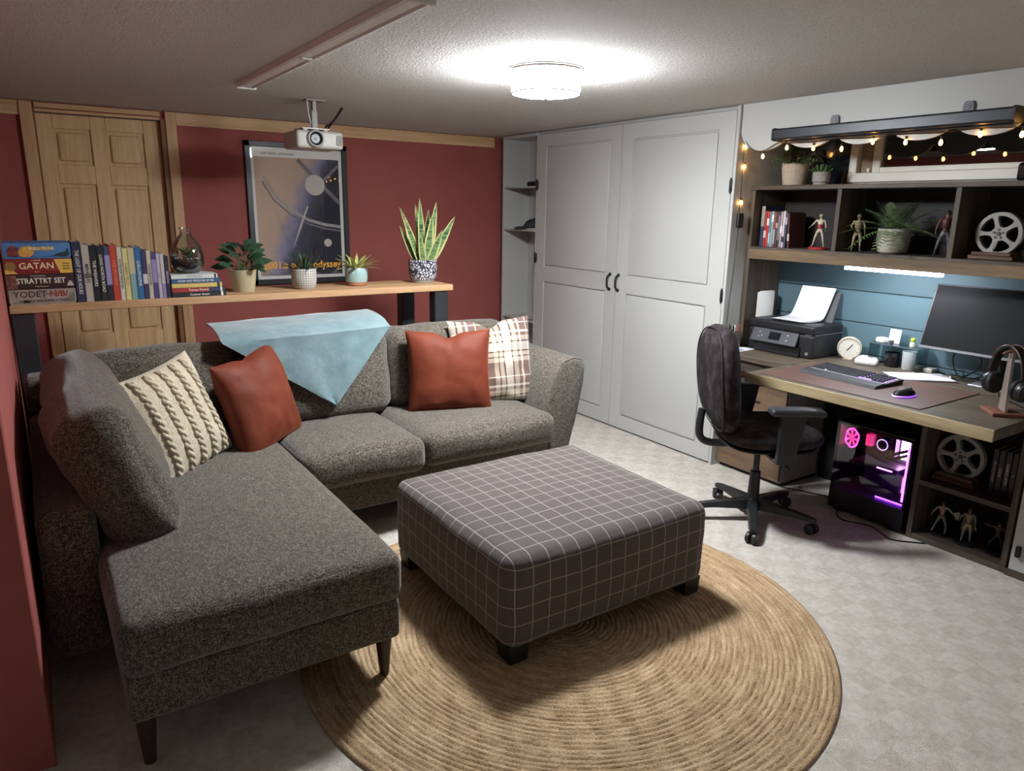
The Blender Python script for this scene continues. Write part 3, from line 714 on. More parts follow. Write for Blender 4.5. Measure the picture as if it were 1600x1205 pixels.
# ---------------------------------------------------------------- plants
SOIL = mat('soil', '241a14', .95, col2='3a2c22', vs=60, bump=.6, bs=90)
rnd = random.Random(7)
def lm(name, a, b, r=.4): return mat(name, a, r, col2=b, vs=24, spec=.4)
def plant_root(name, label, loc): return thing(name, label, 'plant', loc, group='potted plants')
def leaves(root, specs, mats, **kw):
    for sp in specs:
        b = B(); leaf(b, *sp, **kw); obj('leaf', b, mats, root, False, 50)
def stemmed(root, specs, stem_m, mats, r=.002, **kw):
    """stem tube up to a leaf"""
    for (p0, p1, d, up, L_, W_, bend) in specs:
        b = B(); mid = (Vector(p0)+Vector(p1))/2 + Vector((0, 0, .01)); tube(b, smoothpts([p0, mid, p1], 4), r, 5); obj('stem', b, stem_m, root, False, 60)
        b = B(); leaf(b, p1, d, up, L_, W_, bend, **kw); obj('leaf', b, mats, root, False, 50)
# terrarium
tx_ = x0+.100; g = thing('terrarium', 'egg-shaped glass terrarium on the lying book stack', 'terrarium', (tx_, 4.095, STACKZ))
pr = [(.0, .002), (.05, .002), (.072, .018), (.083, .055), (.083, .09), (.074, .13), (.056, .165), (.036, .19), (.027, .20), (.027, .215), (.031, .232)]
inn = [(max(r-.003, 0), z_+(.003 if i < 2 else 0)) for i, (r, z_) in enumerate(pr)]
b = B(); lathe(b, pr+list(reversed(inn)), 32); obj('glass_vase', b, GLASS, g, False, 60)
b = B(); lathe(b, [(.0, .006), (.048, .006), (.068, .021), (.077, .045), (.078, .062), (.05, .072), (.0, .074)], 24); obj('soil', b, SOIL, g, False, 60)
b = B()
for i in range(46):
    a = rnd.uniform(0, 2*PI); r = rnd.uniform(0, .05); leaf(b, (r*math.cos(a), r*math.sin(a), .068+rnd.uniform(0, .04)), (math.cos(a)*.6, math.sin(a)*.6, rnd.uniform(.3, 1.2)), (0, 0, 1), rnd.uniform(.03, .05), .014, -.2, 4)
o = obj('foliage', b, lm('terrarium_green', '1f3a1c', '4a6a34'), g, False, 50); o['kind'] = 'stuff'
b = B()
for i in range(14):
    a = rnd.uniform(0, 2*PI); r = rnd.uniform(.03, .066); sph(b, (r*math.cos(a), r*math.sin(a), .075), rnd.uniform(.005, .009), (1, 1, .7), 8, 6)
o = obj('pebbles', b, mat('pebble', '9a948a', .7), g, False, 60); o['kind'] = 'stuff'
# 1: rubber-leaf plant in a beige pot
P1 = plant_root('potted_plant', 'dark green broad-leaf plant in a plain beige pot', (.985, 4.15, SZ))
b = B(); lathe(b, [(.0, 0), (.056, 0), (.058, .004), (.072, .118), (.069, .12), (.066, .118), (.064, .10), (.0, .10)], 32); obj('pot', b, mat('beige_pot', 'a99b7c', .75, bump=.08, bs=120), P1, False, 40)
b = B(); cyl(b, (0, 0, .099), (0, 0, .106), .064, n=24); obj('soil', b, SOIL, P1, False)
G1 = lm('rubber_green', '1e3325', '36503b', .35); ST1 = mat('stem_green', '4c6238', .6)
sp = []
for i in range(22):
    a = i*2.399+.4; t = i/22; r = .02+.055*(1-t)+.01*rnd.random(); zz_ = .125+.125*t
    p1 = (r*math.cos(a), r*math.sin(a), zz_); d = (math.cos(a), math.sin(a), .15+.5*t-.35*(1-t)*(i % 3 == 0))
    sp.append(((.012*math.cos(a), .012*math.sin(a), .104), p1, d, (.05, -.55, .6), .076+.022*rnd.random(), .056, -.20))
stemmed(P1, sp, ST1, G1, shape=.8, fold=.12)
# 2: spiky succulent in patterned pot
def m_pattern(name, c1, c2, sc, kind):
    n = N(name); n.set(.7); 
    s = n.n('SeparateXYZ'); n.l(n.tc.outputs['Object'], s.inputs[0]); a = n.math('ARCTAN2', s.outputs[1], s.outputs[0]); cm = n.n('CombineXYZ'); n.l(n.math('MULTIPLY', a, sc[0]), cm.inputs[0]); n.l(n.math('MULTIPLY', s.outputs[2], sc[1]), cm.inputs[1])
    if kind == 'leaf':
        v = n.n('TexVoronoi', feature='DISTANCE_TO_EDGE'); v.inputs['Scale'].default_value = 1.0; v.inputs['Randomness'].default_value = .35; n.l(cm.outputs[0], v.inputs['Vector']); f = v.outputs['Distance']
        n.base(n.ramp(f, [(.05, rgb(c1)), (.14, rgb(c2))])); n.bump(f, .4, .004)
    else:
        v = n.n('TexVoronoi', feature='DISTANCE_TO_EDGE'); v.inputs['Scale'].default_value = 1.0; v.inputs['Randomness'].default_value = .9; n.l(cm.outputs[0], v.inputs['Vector'])
        n.base(n.ramp(v.outputs['Distance'], [(.10, rgb(c1)), (.13, rgb(c2)), (.3, rgb(c2)), (.33, rgb(c1))], 'CONSTANT'))
    MATS[name] = n.m; return n.m
P2 = plant_root('potted_plant', 'small spiky succulent in a grey leaf-patterned pot', (1.325, 4.15, SZ))
b = B(); lathe(b, [(.0, 0), (.055, 0), (.064, .008), (.071, .05), (.071, .108), (.069, .116), (.065, .116), (.063, .10), (.0, .10)], 40); obj('pot', b, m_pattern('leaf_relief_pot', '6b6964', 'b9b4ab', (4.8, 75), 'leaf'), P2, False, 40)
b = B(); cyl(b, (0, 0, .099), (0, 0, .107), .063, n=24); obj('soil', b, SOIL, P2, False)
sp = []
for i in range(30):
    a = i*2.399; t = i/30; sp.append(((.035*(1-t)*math.cos(a), .035*(1-t)*math.sin(a), .104), (math.cos(a)*(1.15-t), math.sin(a)*(1.15-t), .35+1.3*t), (0, 0, 1), .10+.015*rnd.random(), .016, -.08))
leaves(P2, sp, lm('succulent_green', '26382a', '44573f', .45), shape=.55, fold=.3, thick=.002)
# 3: variegated plant in pale blue pot with terracotta foot
P3 = plant_root('potted_plant', 'variegated yellow-green plant in a pale blue pot with terracotta foot', (1.66, 4.19, SZ))
b = B(); lathe(b, [(.0, 0), (.055, 0), (.061, .004), (.062, .022)], 32); b.faces.ensure_lookup_table(); obj('pot_foot', b, mat('terracotta', '9a6440', .8), P3, False, 40)
b = B(); lathe(b, [(.058, .0225), (.063, .0225), (.068, .05), (.067, .095), (.062, .108), (.058, .108), (.057, .095), (.0, .095)], 32); obj('pot', b, mat('pale_blue_glaze', '8fa8a6', .35), P3, False, 40)
b = B(); cyl(b, (0, 0, .094), (0, 0, .100), .056, n=24); obj('soil', b, SOIL, P3, False)
sp = []
for i in range(22):
    a = i*2.399+1; t = i/22; sp.append(((.03*math.cos(a), .03*math.sin(a), .098), (math.cos(a)*(1.2-.8*t), math.sin(a)*(1.2-.8*t), .35+1.0*t), (0, 0, 1), .105+.03*rnd.random(), .030, -.38))
leaves(P3, sp, [mat('variegated_yellow', 'a7a65a', .4, col2='c4bf78', vs=30), mat('variegated_green', '2f5230', .4, col2='56773a', vs=30)], shape=.7, fold=.2, mi=0, mi_edge=1)
# 4: snake plant
P4 = plant_root('potted_plant', 'tall snake plant with yellow-edged leaves in a black and white pot', (2.105, 4.18, SZ))
b = B(); lathe(b, [(.0, 0), (.066, 0), (.070, .006), (.073, .022)], 36); obj('pot_foot', b, mat('stone_grey', '8d8680', .8), P4, False, 40)
b = B(); lathe(b, [(.07, .0225), (.078, .0225), (.088, .045), (.091, .08), (.091, .138), (.089, .146), (.083, .146), (.081, .125), (.0, .125)], 40); obj('pot', b, m_pattern('ornate_pot', '23253a', 'c6c2c4', (4.5, 52), 'orn'), P4, False, 40)
b = B(); cyl(b, (0, 0, .124), (0, 0, .132), .08, n=24); obj('soil', b, SOIL, P4, False)
def m_snake():
    n = N('snake_leaf_green'); n.set(.35); w_ = n.noise(n.mp((10, 10, 95)), 1.0, 3)
    n.base(n.ramp(w_, [(.38, rgb('2c4a2c')), (.55, rgb('6f8a58')), (.68, rgb('3a5a36'))])); return n.m
SN = [m_snake(), mat('snake_leaf_edge', 'a59d62', .4, col2='b8b078', vs=20)]
for (bx, by, dx, dy, dz, L_, W_, bend) in [(-.01, -.02, -.10, -.1, 1, .40, .045, .02), (.02, -.025, .14, -.1, 1, .38, .05, -.02), (-.035, -.03, -.42, -.15, 1, .37, .040, -.06), (.045, -.02, .55, -.1, 1, .33, .052, .05), (0, -.045, .06, -.2, 1, .30, .055, .0), (-.03, .02, -.25, .1, 1, .30, .045, 0), (.03, .03, .2, .2, 1, .34, .05, 0), (.02, -.05, .32, -.25, 1, .22, .05, .04), (-.02, -.05, -.3, -.25, 1, .20, .045, .05), (0, .02, -.05, .1, 1, .36, .045, 0), (-.045, 0, -.55, 0, 1, .26, .035, .1)]:
    b = B(); leaf(b, (bx, by, .128), (dx, dy, dz), (-dx*.2, -1, .1), L_, W_*1.18, bend, 12, .58, .22, 0, 1, .7, .002); obj('leaf', b, SN, P4, False, 50)
# ---------------------------------------------------------------- framed poster
Pf = thing('framed_poster', 'black-framed film poster hanging on the red wall', 'poster', (1.745, 5.47, .985))
X0, X1, Z0, Z1 = 1.37, 2.122, .985, 2.003; y = 5.499
fm = mat('frame_black', '1a1b1f', .4)
b = B()
for (a0, a1, c0, c1) in ((X0, X0+.038, Z0, Z1), (X1-.038, X1, Z0, Z1), (X0, X1, Z0, Z0+.038), (X0, X1, Z1-.038, Z1)): box(b, a0, a1, y-.03, y, c0, c1, .003, 1)
obj('frame', b, fm, Pf)
b = B(); box(b, X0+.036, X1-.036, y-.012, y-.008, Z0+.036, Z1-.036); obj('poster_sheet', b, mat('poster_white', 'e2dcd7', .8), Pf)
# plain stand-in picture: night sky, pale cloud band and an arc
ax0, ax1, az0, az1 = X0+.062, X1-.062, Z0+.062, Z1-.105
def m_art():
    n = N('poster_print'); n.set(.8); s = n.n('SeparateXYZ'); n.l(n.tc.outputs['Object'], s.inputs[0])
    nz = n.noise(n.mp((1, 1, 1)), 5, 5, .6)
    d = n.math('ADD', n.math('ADD', n.math('MULTIPLY', s.outputs[0], 1.25), n.math('MULTIPLY', s.outputs[2], -.55)), n.math('MULTIPLY', nz, .22))
    n.base(n.ramp(n.math('ADD', d, .52), [(.0, rgb('c0a48e')), (.22, rgb('b59a88')), (.32, rgb('85809a')), (.42, rgb('4a4858')), (.55, rgb('2a2833')), (1, rgb('23222b'))])); return n.m
b = B(); box(b, ax0, ax1, y-.0125, y-.0119, az0, az1); obj('picture', b, m_art(), Pf)
def strip(pts, w_, m, yy, nm='picture_shape'):
    b = B(); rr = []
    for i, (u, v) in enumerate(pts):
        t = Vector(pts[min(i+1, len(pts)-1)])-Vector(pts[max(i-1, 0)]); t.normalize(); nn = Vector((-t.y, t.x)); ww = w_[i] if isinstance(w_, list) else w_
        rr.append([b.verts.new((ax0+(u)*(ax1-ax0)+nn.x*ww, yy, az0+v*(az1-az0)+nn.y*ww)) for ww in (-ww/2, ww/2)])
    for i in range(len(rr)-1): b.faces.new((rr[i][0], rr[i][1], rr[i+1][1], rr[i+1][0]))
    return obj(nm, b, m, Pf)
gy = mat('poster_grey', 'a29c9a', .8); gd = mat('poster_dim', '767074', .8); wm = mat('poster_pale', 'c2b9b0', .8); om = mat('poster_orange', 'ffb43a', .8)
strip([(.10, .84), (.22, .68), (.40, .56), (.60, .48), (.80, .44), (.995, .42)], .022, gy, y-.0129); strip([(.08, .80), (.20, .645), (.39, .525), (.60, .445), (.80, .405), (.995, .385)], .012, gd, y-.0129)
strip([(.50, .99), (.66, .87), (.84, .74), (.995, .63)], .03, gd, y-.0128); strip([(.99, .95), (.78, .80), (.60, .69)], .02, gd, y-.0128)
b = B(); cyl(b, (ax0+.70*(ax1-ax0), y-.0127, az0+.78*(az1-az0)), (ax0+.70*(ax1-ax0), y-.0133, az0+.78*(az1-az0)), .075, n=28); obj('picture_shape', b, wm, Pf)
b = B(); cyl(b, (ax0+.83*(ax1-ax0), y-.0127, az0+.28*(az1-az0)), (ax0+.83*(ax1-ax0), y-.0133, az0+.28*(az1-az0)), .03, n=24); obj('picture_shape', b, wm, Pf)
strip([(.60, .60), (.50, .42), (.40, .24)], [.012, .016, .002], wm, y-.0135)
text('2001:a space odyssey', .074, om, Pf, T((ax0+ax1)/2+.005, y-.0132, az0+.075) @ FY, sx=.93, bold=.0017)
text('GARRY PRESSES  LUR KIOHONEN', .020, TXB, Pf, T(1.60, y-.0126, Z1-.082) @ FY, sx=.8); 
for (a, c) in ((.02, .17), (.30, .42), (.60, .72), (.86, .97)): strip([(a, .012), (c, .012)], .006, gd, y-.0131)
b = B(); box(b, X0+.037, X1-.037, y-.022, y-.020, Z0+.037, Z1-.037); obj('glazing', b, glass('poster_glass', 'ffffff', .012), Pf)
# ---------------------------------------------------------------- projector
Pj = thing('projector', 'white ceiling-mounted projector above the console shelf', 'projector', (1.48, 4.33, 1.875))
pm = mat('projector_white', 'b8b2aa', .45)
b = B(); softbox(b, (1.482, 4.335, 1.928), (.275, .25, .098), .018, (0, 0, .0), 4); obj('housing', b, pm, Pj, smooth=50)
lc = Vector((1.452, 4.21, 1.932))
b = B(); lathe(b, [(.048, 0), (.049, .012), (.044, .02), (.038, .018), (.038, 0)], 36, M=T(*lc) @ RX(90)); obj('lens_ring', b, mat('lens_silver', 'c8c6c2', .3, .5), Pj, smooth=40)
b = B(); lathe(b, [(.0375, .0), (.0375, .014), (.028, .010), (.026, .004), (.018, .003), (.0, .006)], 32, M=T(*lc) @ RX(90)); obj('lens', b, mat('lens_black', '15161a', .35), Pj, smooth=40)
for i in range(5):
    b = B(); box(b, 1.575+i*.0075, 1.579+i*.0075, 4.207, 4.214, 1.90, 1.955); obj('vent_slat', b, mat('vent_grey', '8f8a84', .6), Pj)
b = B(); box(b, 1.40, 1.56, 4.27, 4.40, 1.988, 1.996, .002, 1); box(b, 1.41, 1.43, 4.28, 4.30, 1.976, 1.99); box(b, 1.53, 1.55, 4.28, 4.30, 1.976, 1.99); obj('mount_plate', b, WD, Pj)
b = B(); box(b, 1.478, 1.512, 4.33, 4.36, 1.994, 2.10, .003, 1); box(b, 1.484, 1.506, 4.325, 4.366, 2.09, CEIL-.004, .003, 1); box(b, 1.44, 1.55, 4.30, 4.39, CEIL-.006, CEIL-.0005, .001, 1); obj('mount_arm', b, mat('mount_grey', '9a948e', .5), Pj)
b = B(); tube(b, smoothpts([(1.46, 4.345, 2.15), (1.462, 4.34, 2.08), (1.475, 4.345, 2.03), (1.47, 4.35, 1.99)], 5), .004, 6); obj('mount_cable', b, WHITE_P, Pj, smooth=60)
b = B(); tube(b, smoothpts([(1.575, 4.40, 1.975), (1.585, 4.40, 2.02), (1.62, 4.43, 2.04), (1.69, 4.50, 2.09), (1.75, 4.55, CEIL-.002)], 6), .006, 6); tube(b, smoothpts([(1.58, 4.39, 1.975), (1.60, 4.41, 2.01), (1.67, 4.48, 2.075), (1.745, 4.545, CEIL-.002)], 6), .006, 6); obj('power_cable', b, BLACK_P, Pj, smooth=60)
b = B(); sph(b, (1.37, 4.30, 1.979), .008, u=10, v=6); obj('knob', b, BLACK_P, Pj, smooth=60)
# ---------------------------------------------------------------- window
Wn = thing('window_1', None, None, (XR, 1.6, WZ0), kind='structure'); Wn['label'] = 'white vinyl basement window above the hutch'
def part(name, m, root, *boxes, smooth=None, bev=0):
    b = B()
    for q in boxes: box(b, *q, bev, 1)
    return obj(name, b, m, root, smooth=smooth)
part('frame', WHITE_VINYL, Wn, (3.925, 3.99, 2.425, 2.47, WZ0, WZ1), (3.925, 3.99, WY0, WY0+.045, WZ0, WZ1), (3.92, 3.99, WY0, WY1, WZ0, WZ0+.05), (3.925, 3.99, WY0, WY1, WZ1-.04, WZ1), bev=.003)
part('sash', WHITE_VINYL, Wn, (3.945, 3.985, 2.30, 2.345, WZ0+.05, WZ1-.04), (3.945, 3.985, WY0+.045, 2.30, WZ0+.05, WZ0+.078), (3.945, 3.985, WY0+.045, 2.30, WZ1-.065, WZ1-.04), (3.945, 3.985, WY0+.045, WY0+.08, WZ0+.078, WZ1-.065), bev=.003)
part('latch', WHITE_VINYL, Wn, (3.93, 3.95, 2.35, 2.365, WZ0+.052, WZ0+.075), bev=.002)
part('track', mat('track_beige', '8d7a66', .7), Wn, (3.965, 3.985, 2.345, 2.425, WZ0+.05, WZ1-.04))
part('glass', WINGLASS, Wn, (3.963, 3.967, WY0+.08, 2.30, WZ0+.078, WZ1-.065))
part('outside_dark_panel', mat('outside_dark', '15171c', .7), Wn, (4.35, 4.37, WY0-.2, 2.8, 1.4, 2.4))  # dark sheet added behind the glass, standing in for the night outside
part('dark_pane', mat('dark_glossy_pane', '14191f', .08, coat=.5), Wn, (3.928, 3.9395, 2.474, 2.862, 1.715, 2.12))
# ---------------------------------------------------------------- scalloped valance between wardrobe and ceiling
b = B(); pts = []
cy = [2.712-.285*i for i in range(8)]; R0 = .1425
for c in cy:
    for k in range(13):
        t = -1+2*k/12; pts.append((c-R0*t, 1.978-.082*math.sqrt(max(0, 1-t*t*.98))))
pts = [(2.868, 2.0)] + pts; yl = pts[-1][0]
for i in range(len(pts)-1):
    (y0, z0), (y1, z1) = pts[i], pts[i+1]
    if abs(y0-y1) < 1e-5: continue
    prism(b, [(y0, z0), (y1, z1), (y1, 2.153), (y0, 2.153)], 'x', 3.47, 3.488)
trim(b, WHITE_LAC, 'white valance board with a scalloped lower edge')
b = B(); box(b, 3.455, 3.472, 2.872, 2.892, 0.0, 2.15); trim(b, WHITE_LAC, 'thin white post between wardrobe and desk alcove')
# black housing hung in front of the valance
Hs = thing('screen_housing', 'long black metal housing hung under the ceiling over the desk', 'housing', (3.42, 2.0, 1.935))
b = B(); prism(b, [(3.375, 1.945), (3.385, 1.937), (3.455, 1.937), (3.46, 1.945), (3.46, 1.985), (3.452, 1.994), (3.385, 1.994), (3.375, 1.985)], 'y', 1.44, 2.578); obj('casing', b, mat('housing_black', '2a2b31', .4, .2), Hs)
for y in (1.432, 2.576):
    b = B(); prism(b, [(3.372, 1.942), (3.384, 1.933), (3.456, 1.933), (3.463, 1.942), (3.463, 1.988), (3.455, 1.998), (3.384, 1.998), (3.372, 1.988)], 'y', y, y+.012); obj('end_cap', b, BLACK_P, Hs)
b = B(); cyl(b, (3.44, 1.46, 1.934), (3.44, 2.55, 1.934), .007, n=8); obj('pull_bar', b, GREY_P, Hs, smooth=50)
for y in (2.285, 1.655):
    b = B(); prism(b, [(y-.022, 1.985), (y+.022, 1.985), (y+.022, 2.03), (y+.013, 2.043), (y-.013, 2.043), (y-.022, 2.03)], 'x', 3.458, 3.462); cyl(b, (3.4585, y, 2.022), (3.456, y, 2.022), .012, n=16); cyl(b, (3.457, y, 2.022), (3.4545, y, 2.022), .006, n=12); obj('hanger', b, mat('hanger_grey', '77757a', .6, .2), Hs)
# string lights
SL = thing('string_lights', 'string of warm bulbs along the valance and alcove side', 'string lights', (3.47, 2.2, 1.9))
WARM = emis('warm_bulb', 'ffb85a', BULB)
wp = [(3.51, 2.868, 1.56), (3.51, 2.866, 1.70), (3.505, 2.866, 1.82), (3.50, 2.864, 1.95), (3.48, 2.855, 1.975), (3.462, 2.79, 1.915), (3.462, 2.71, 1.892), (3.462, 2.60, 1.935)]
bl = []
for i in range(9):
    y = 2.57-.16*i; wp.append((3.462, y, 1.927-.006*(i % 2)))
    bl.append((3.462, y-.02, 1.905-.012*((i*7) % 3)))
b = B(); tube(b, smoothpts(wp, 4), .0022, 6); obj('wire', b, mat('brown_wire', '3a2a1c', .7), SL, smooth=60)
bl += [(3.462, 2.70, 1.868), (3.512, 2.862, 1.93), (3.515, 2.862, 1.82), (3.515, 2.862, 1.62), (3.46, 1.385, 1.94)]
for (x, y, z) in bl:
    b = B(); lathe(b, [(.0, -.016), (.005, -.014), (.008, -.007), (.0075, .0), (.0045, .007), (.004, .010)], 10, (x, y, z)); obj('bulb', b, WARM, SL, smooth=60)
    b = B(); cyl(b, (x, y, z+.0095), (x, y, z+.024), .005, n=8); obj('socket', b, BLACK_P, SL, smooth=50)
b = B(); softbox(b, (3.51, 2.856, 1.515), (.05, .022, .085), .01, n=3); obj('controller', b, BLACK_P, SL, smooth=50)
b = B(); tube(b, smoothpts([(3.51, 2.862, 1.475), (3.51, 2.866, 1.35), (3.505, 2.866, 1.18), (3.49, 2.866, 1.0), (3.485, 2.866, .80)], 5), .003, 6); obj('cord', b, GREY_P, SL, smooth=60)
# ---------------------------------------------------------------- hutch
H_ = thing('desk_hutch', 'dark walnut hutch with three open compartments over the desk', 'hutch', (3.77, 2.0, .76))
HX = 3.605; HB = 3.905
DKB = mat('hutch_back', '1b1614', .7, col2='241d1a', vs=10)
part('side_panel', DWOOD_Z, H_, (HX, HB, 2.838, 2.868, .763, 1.69), bev=.002)
part('side_panel', DWOOD_Z, H_, (HX, HB, .74, .77, .763, 1.69), bev=.002)
part('top_board', DWOOD_Y, H_, (HX-.004, HB+.018, .735, 2.87, 1.69, 1.714), bev=.002)
part('shelf_board', DWOOD_Y, H_, (HX, HB, .77, 2.838, 1.345, 1.366))
part('front_rail', wood('rustic_rail', '463a2e', '67543f', '80694f', 'y', 1.4), H_, (HX-.006, HX+.014, .74, 2.845, 1.295, 1.352), bev=.002)
part('under_panel', DWOOD_Y, H_, (HX+.014, HB, .77, 2.838, 1.325, 1.345))
for y in (2.293, 1.697): part('divider', DWOOD_Z, H_, (HX+.004, HB-.008, y, y+.024, 1.366, 1.69), bev=.001)
part('back_panel', DKB, H_, (HB-.008, HB+.004, .77, 2.838, 1.366, 1.69))
Lb = thing('led_bar', 'slim lit white light bar under the hutch', 'lamp', (3.65, 1.985, 1.295))
part('bar_body', WHITE_P, Lb, (3.622, 3.656, 1.735, 2.235, 1.291, 1.3245), bev=.002)
part('light_strip', emis('led_strip', 'f2f8ff', LED), Lb, (3.620, 3.654, 1.74, 2.23, 1.276, 1.2909))
# ---------------------------------------------------------------- worktop and desk slab
DZ = .76
Wt = thing('worktop', 'weathered wooden worktop along the alcove wall', 'worktop', (3.7, 1.7, 0))
part('top_board', DESKW, Wt, (3.375, 3.91, 2.345, 2.87, DZ-.03, DZ), (3.645, 3.91, .60, 2.345, DZ-.03, DZ), (3.375, 3.645, .60, 1.158, DZ-.03, DZ), bev=.001)
part('front_apron', DWOOD_Y, Wt, (3.40, 3.42, 2.345, 2.865, DZ-.095, DZ-.031), bev=.001); part('front_apron', DWOOD_Y, Wt, (3.40, 3.42, .6, 1.158, DZ-.095, DZ-.031), bev=.001)
part('kneehole_shade_panel', mat('kneehole_shade_black', '0c0c0d', .8), Wt, (3.87, 3.885, 1.68, 2.395, 0, DZ-.031))  # black sheet added to paint the deep shade under the worktop
Ds = thing('desk_slab', 'thick rustic wooden desk slab in front of the worktop', 'desk', (3.33, 1.75, .712))
part('slab', DESKW, Ds, (3.03, 3.643, 1.165, 2.338, .712, DZ), bev=.002)
part('edge_band', DESKE, Ds, (3.02, 3.031, 1.163, 2.34, .711, DZ+.0005), bev=.0015)
# drawer cabinet
Dc = thing('drawer_cabinet', 'low drawer cabinet with wood front and pale side under the worktop', 'cabinet', (3.7, 2.63, 0))
SIDE = mat('grey_melamine', 'a59c9c', .6)
part('body', SIDE, Dc, (3.515, 3.865, 2.405, 2.865, .02, .725), bev=.001)
part('plinth', mat('plinth_dark', '241c17', .7), Dc, (3.53, 3.865, 2.41, 2.86, 0, .0195))
FRW = wood('drawer_front_wood', '4a3a2e', '6a5442', '7f6751', 'y', 1.2)
for z0, z1 in ((.03, .345), (.353, .60), (.608, .725)):
    d = part('drawer_front', FRW, Dc, (3.497, 3.515, 2.407, 2.863, z0, z1), bev=.002)
    b = B(); box(b, 3.488, 3.497, 2.58, 2.69, (z0+z1)/2-.004, (z0+z1)/2+.004, .002, 1); obj('pull', b, BLACK_M, d)
# cubby
Cb = thing('cubby_shelf', 'dark wood two-tier open cubby under the desk', 'shelf', (3.7, 1.43, 0))
part('side_panel', DWOOD_Z, Cb, (3.495, 3.865, 1.628, 1.652, .0, .705), bev=.001); part('side_panel', DWOOD_Z, Cb, (3.495, 3.865, 1.205, 1.229, .0, .705), bev=.001)
part('bottom_board', DWOOD_Y, Cb, (3.498, 3.865, 1.229, 1.628, .0, .028)); part('shelf_board', DWOOD_Y, Cb, (3.498, 3.855, 1.229, 1.628, .285, .309)); part('top_board', DWOOD_Y, Cb, (3.498, 3.865, 1.229, 1.628, .685, .705))
part('back_panel', DKB, Cb, (3.853, 3.864, 1.229, 1.628, .028, .685))
# white cabinet at the edge of the frame
Wc = thing('white_cabinet', 'white cabinet with dark handle at the right edge under the desk', 'cabinet', (3.68, .95, 0))
part('body', WHITE_LAC, Wc, (3.515, 3.86, .72, 1.196, .0, .705)); dr = part('door', WHITE_LAC, Wc, (3.495, 3.514, .722, 1.194, .03, .70), bev=.002)
b = B(); softbox(b, (3.485, 1.165, .125), (.018, .022, .055), .008, n=3); obj('handle', b, BLACK_M, dr, smooth=50)
part('plinth', DWOOD_Y, Wc, (3.485, 3.514, .72, 1.203, .0, .028))
# ---------------------------------------------------------------- things on the hutch
FX = RZ(-90) @ RX(90)     # text facing -x
MANGA = [('2b3550', .024, .232, ((.5, 1, bc('8d8884')),)), ('9a2e28', .017, .205, ((.25, .45, bc('c9b0a8')),)), ('b0342c', .016, .203, ((.6, .8, bc('d8c6bc')),)), ('6b7a86', .014, .200, ((.1, .4, bc('aab2b4')),)),
 ('7f98a2', .018, .204, ((.7, .9, bc('b9c6c8')),)), ('8a4436', .015, .200, ((.1, .5, bc('9a948e')),)), ('4a3a3c', .014, .198, ((.55, .7, bc('aa8a80')),)), ('2a2830', .017, .202, ((.2, .9, bc('6d6870')),)),
 ('a48f94', .015, .203, ((.4, .6, bc('d8ccd0')),)), ('c2b6b8', .016, .206, ((.15, .3, bc('2a2830')),)), ('3e4660', .014, .200, ((.65, .85, bc('a9a2a8')),)), ('55302a', .014, .195, ((.2, .4, bc('c8a892')),))]
MLAB = ['tall grey and navy comic volume at the left end of the hutch row', 'dark red comic volume second from the left in the hutch row', 'bright red comic volume third from the left in the hutch row', 'slate grey comic volume in the hutch row right of the reds', 'pale blue comic volume in the hutch row',
 'rust comic volume right of the pale blue one', 'brown-grey thin comic volume in the hutch row', 'black comic volume with a grey title panel in the hutch row', 'mauve comic volume in the hutch row', 'whitish comic volume with a dark band in the hutch row', 'slate blue comic volume near the right end of the hutch row', 'leaning rust-red comic volume at the right end of the hutch row']
yy = 2.822
for i, ((col, t, hh, bands), lab) in enumerate(zip(MANGA, MLAB)):
    book(lab, (3.66, yy-t/2 - (.012 if i == 11 else 0), 1.367), t-.001, .15, hh, bc(col), rotz=-PI/2, bands=bands, group='comic volumes in the hutch', tilt=(-4 if i == 11 else 0)); yy -= t
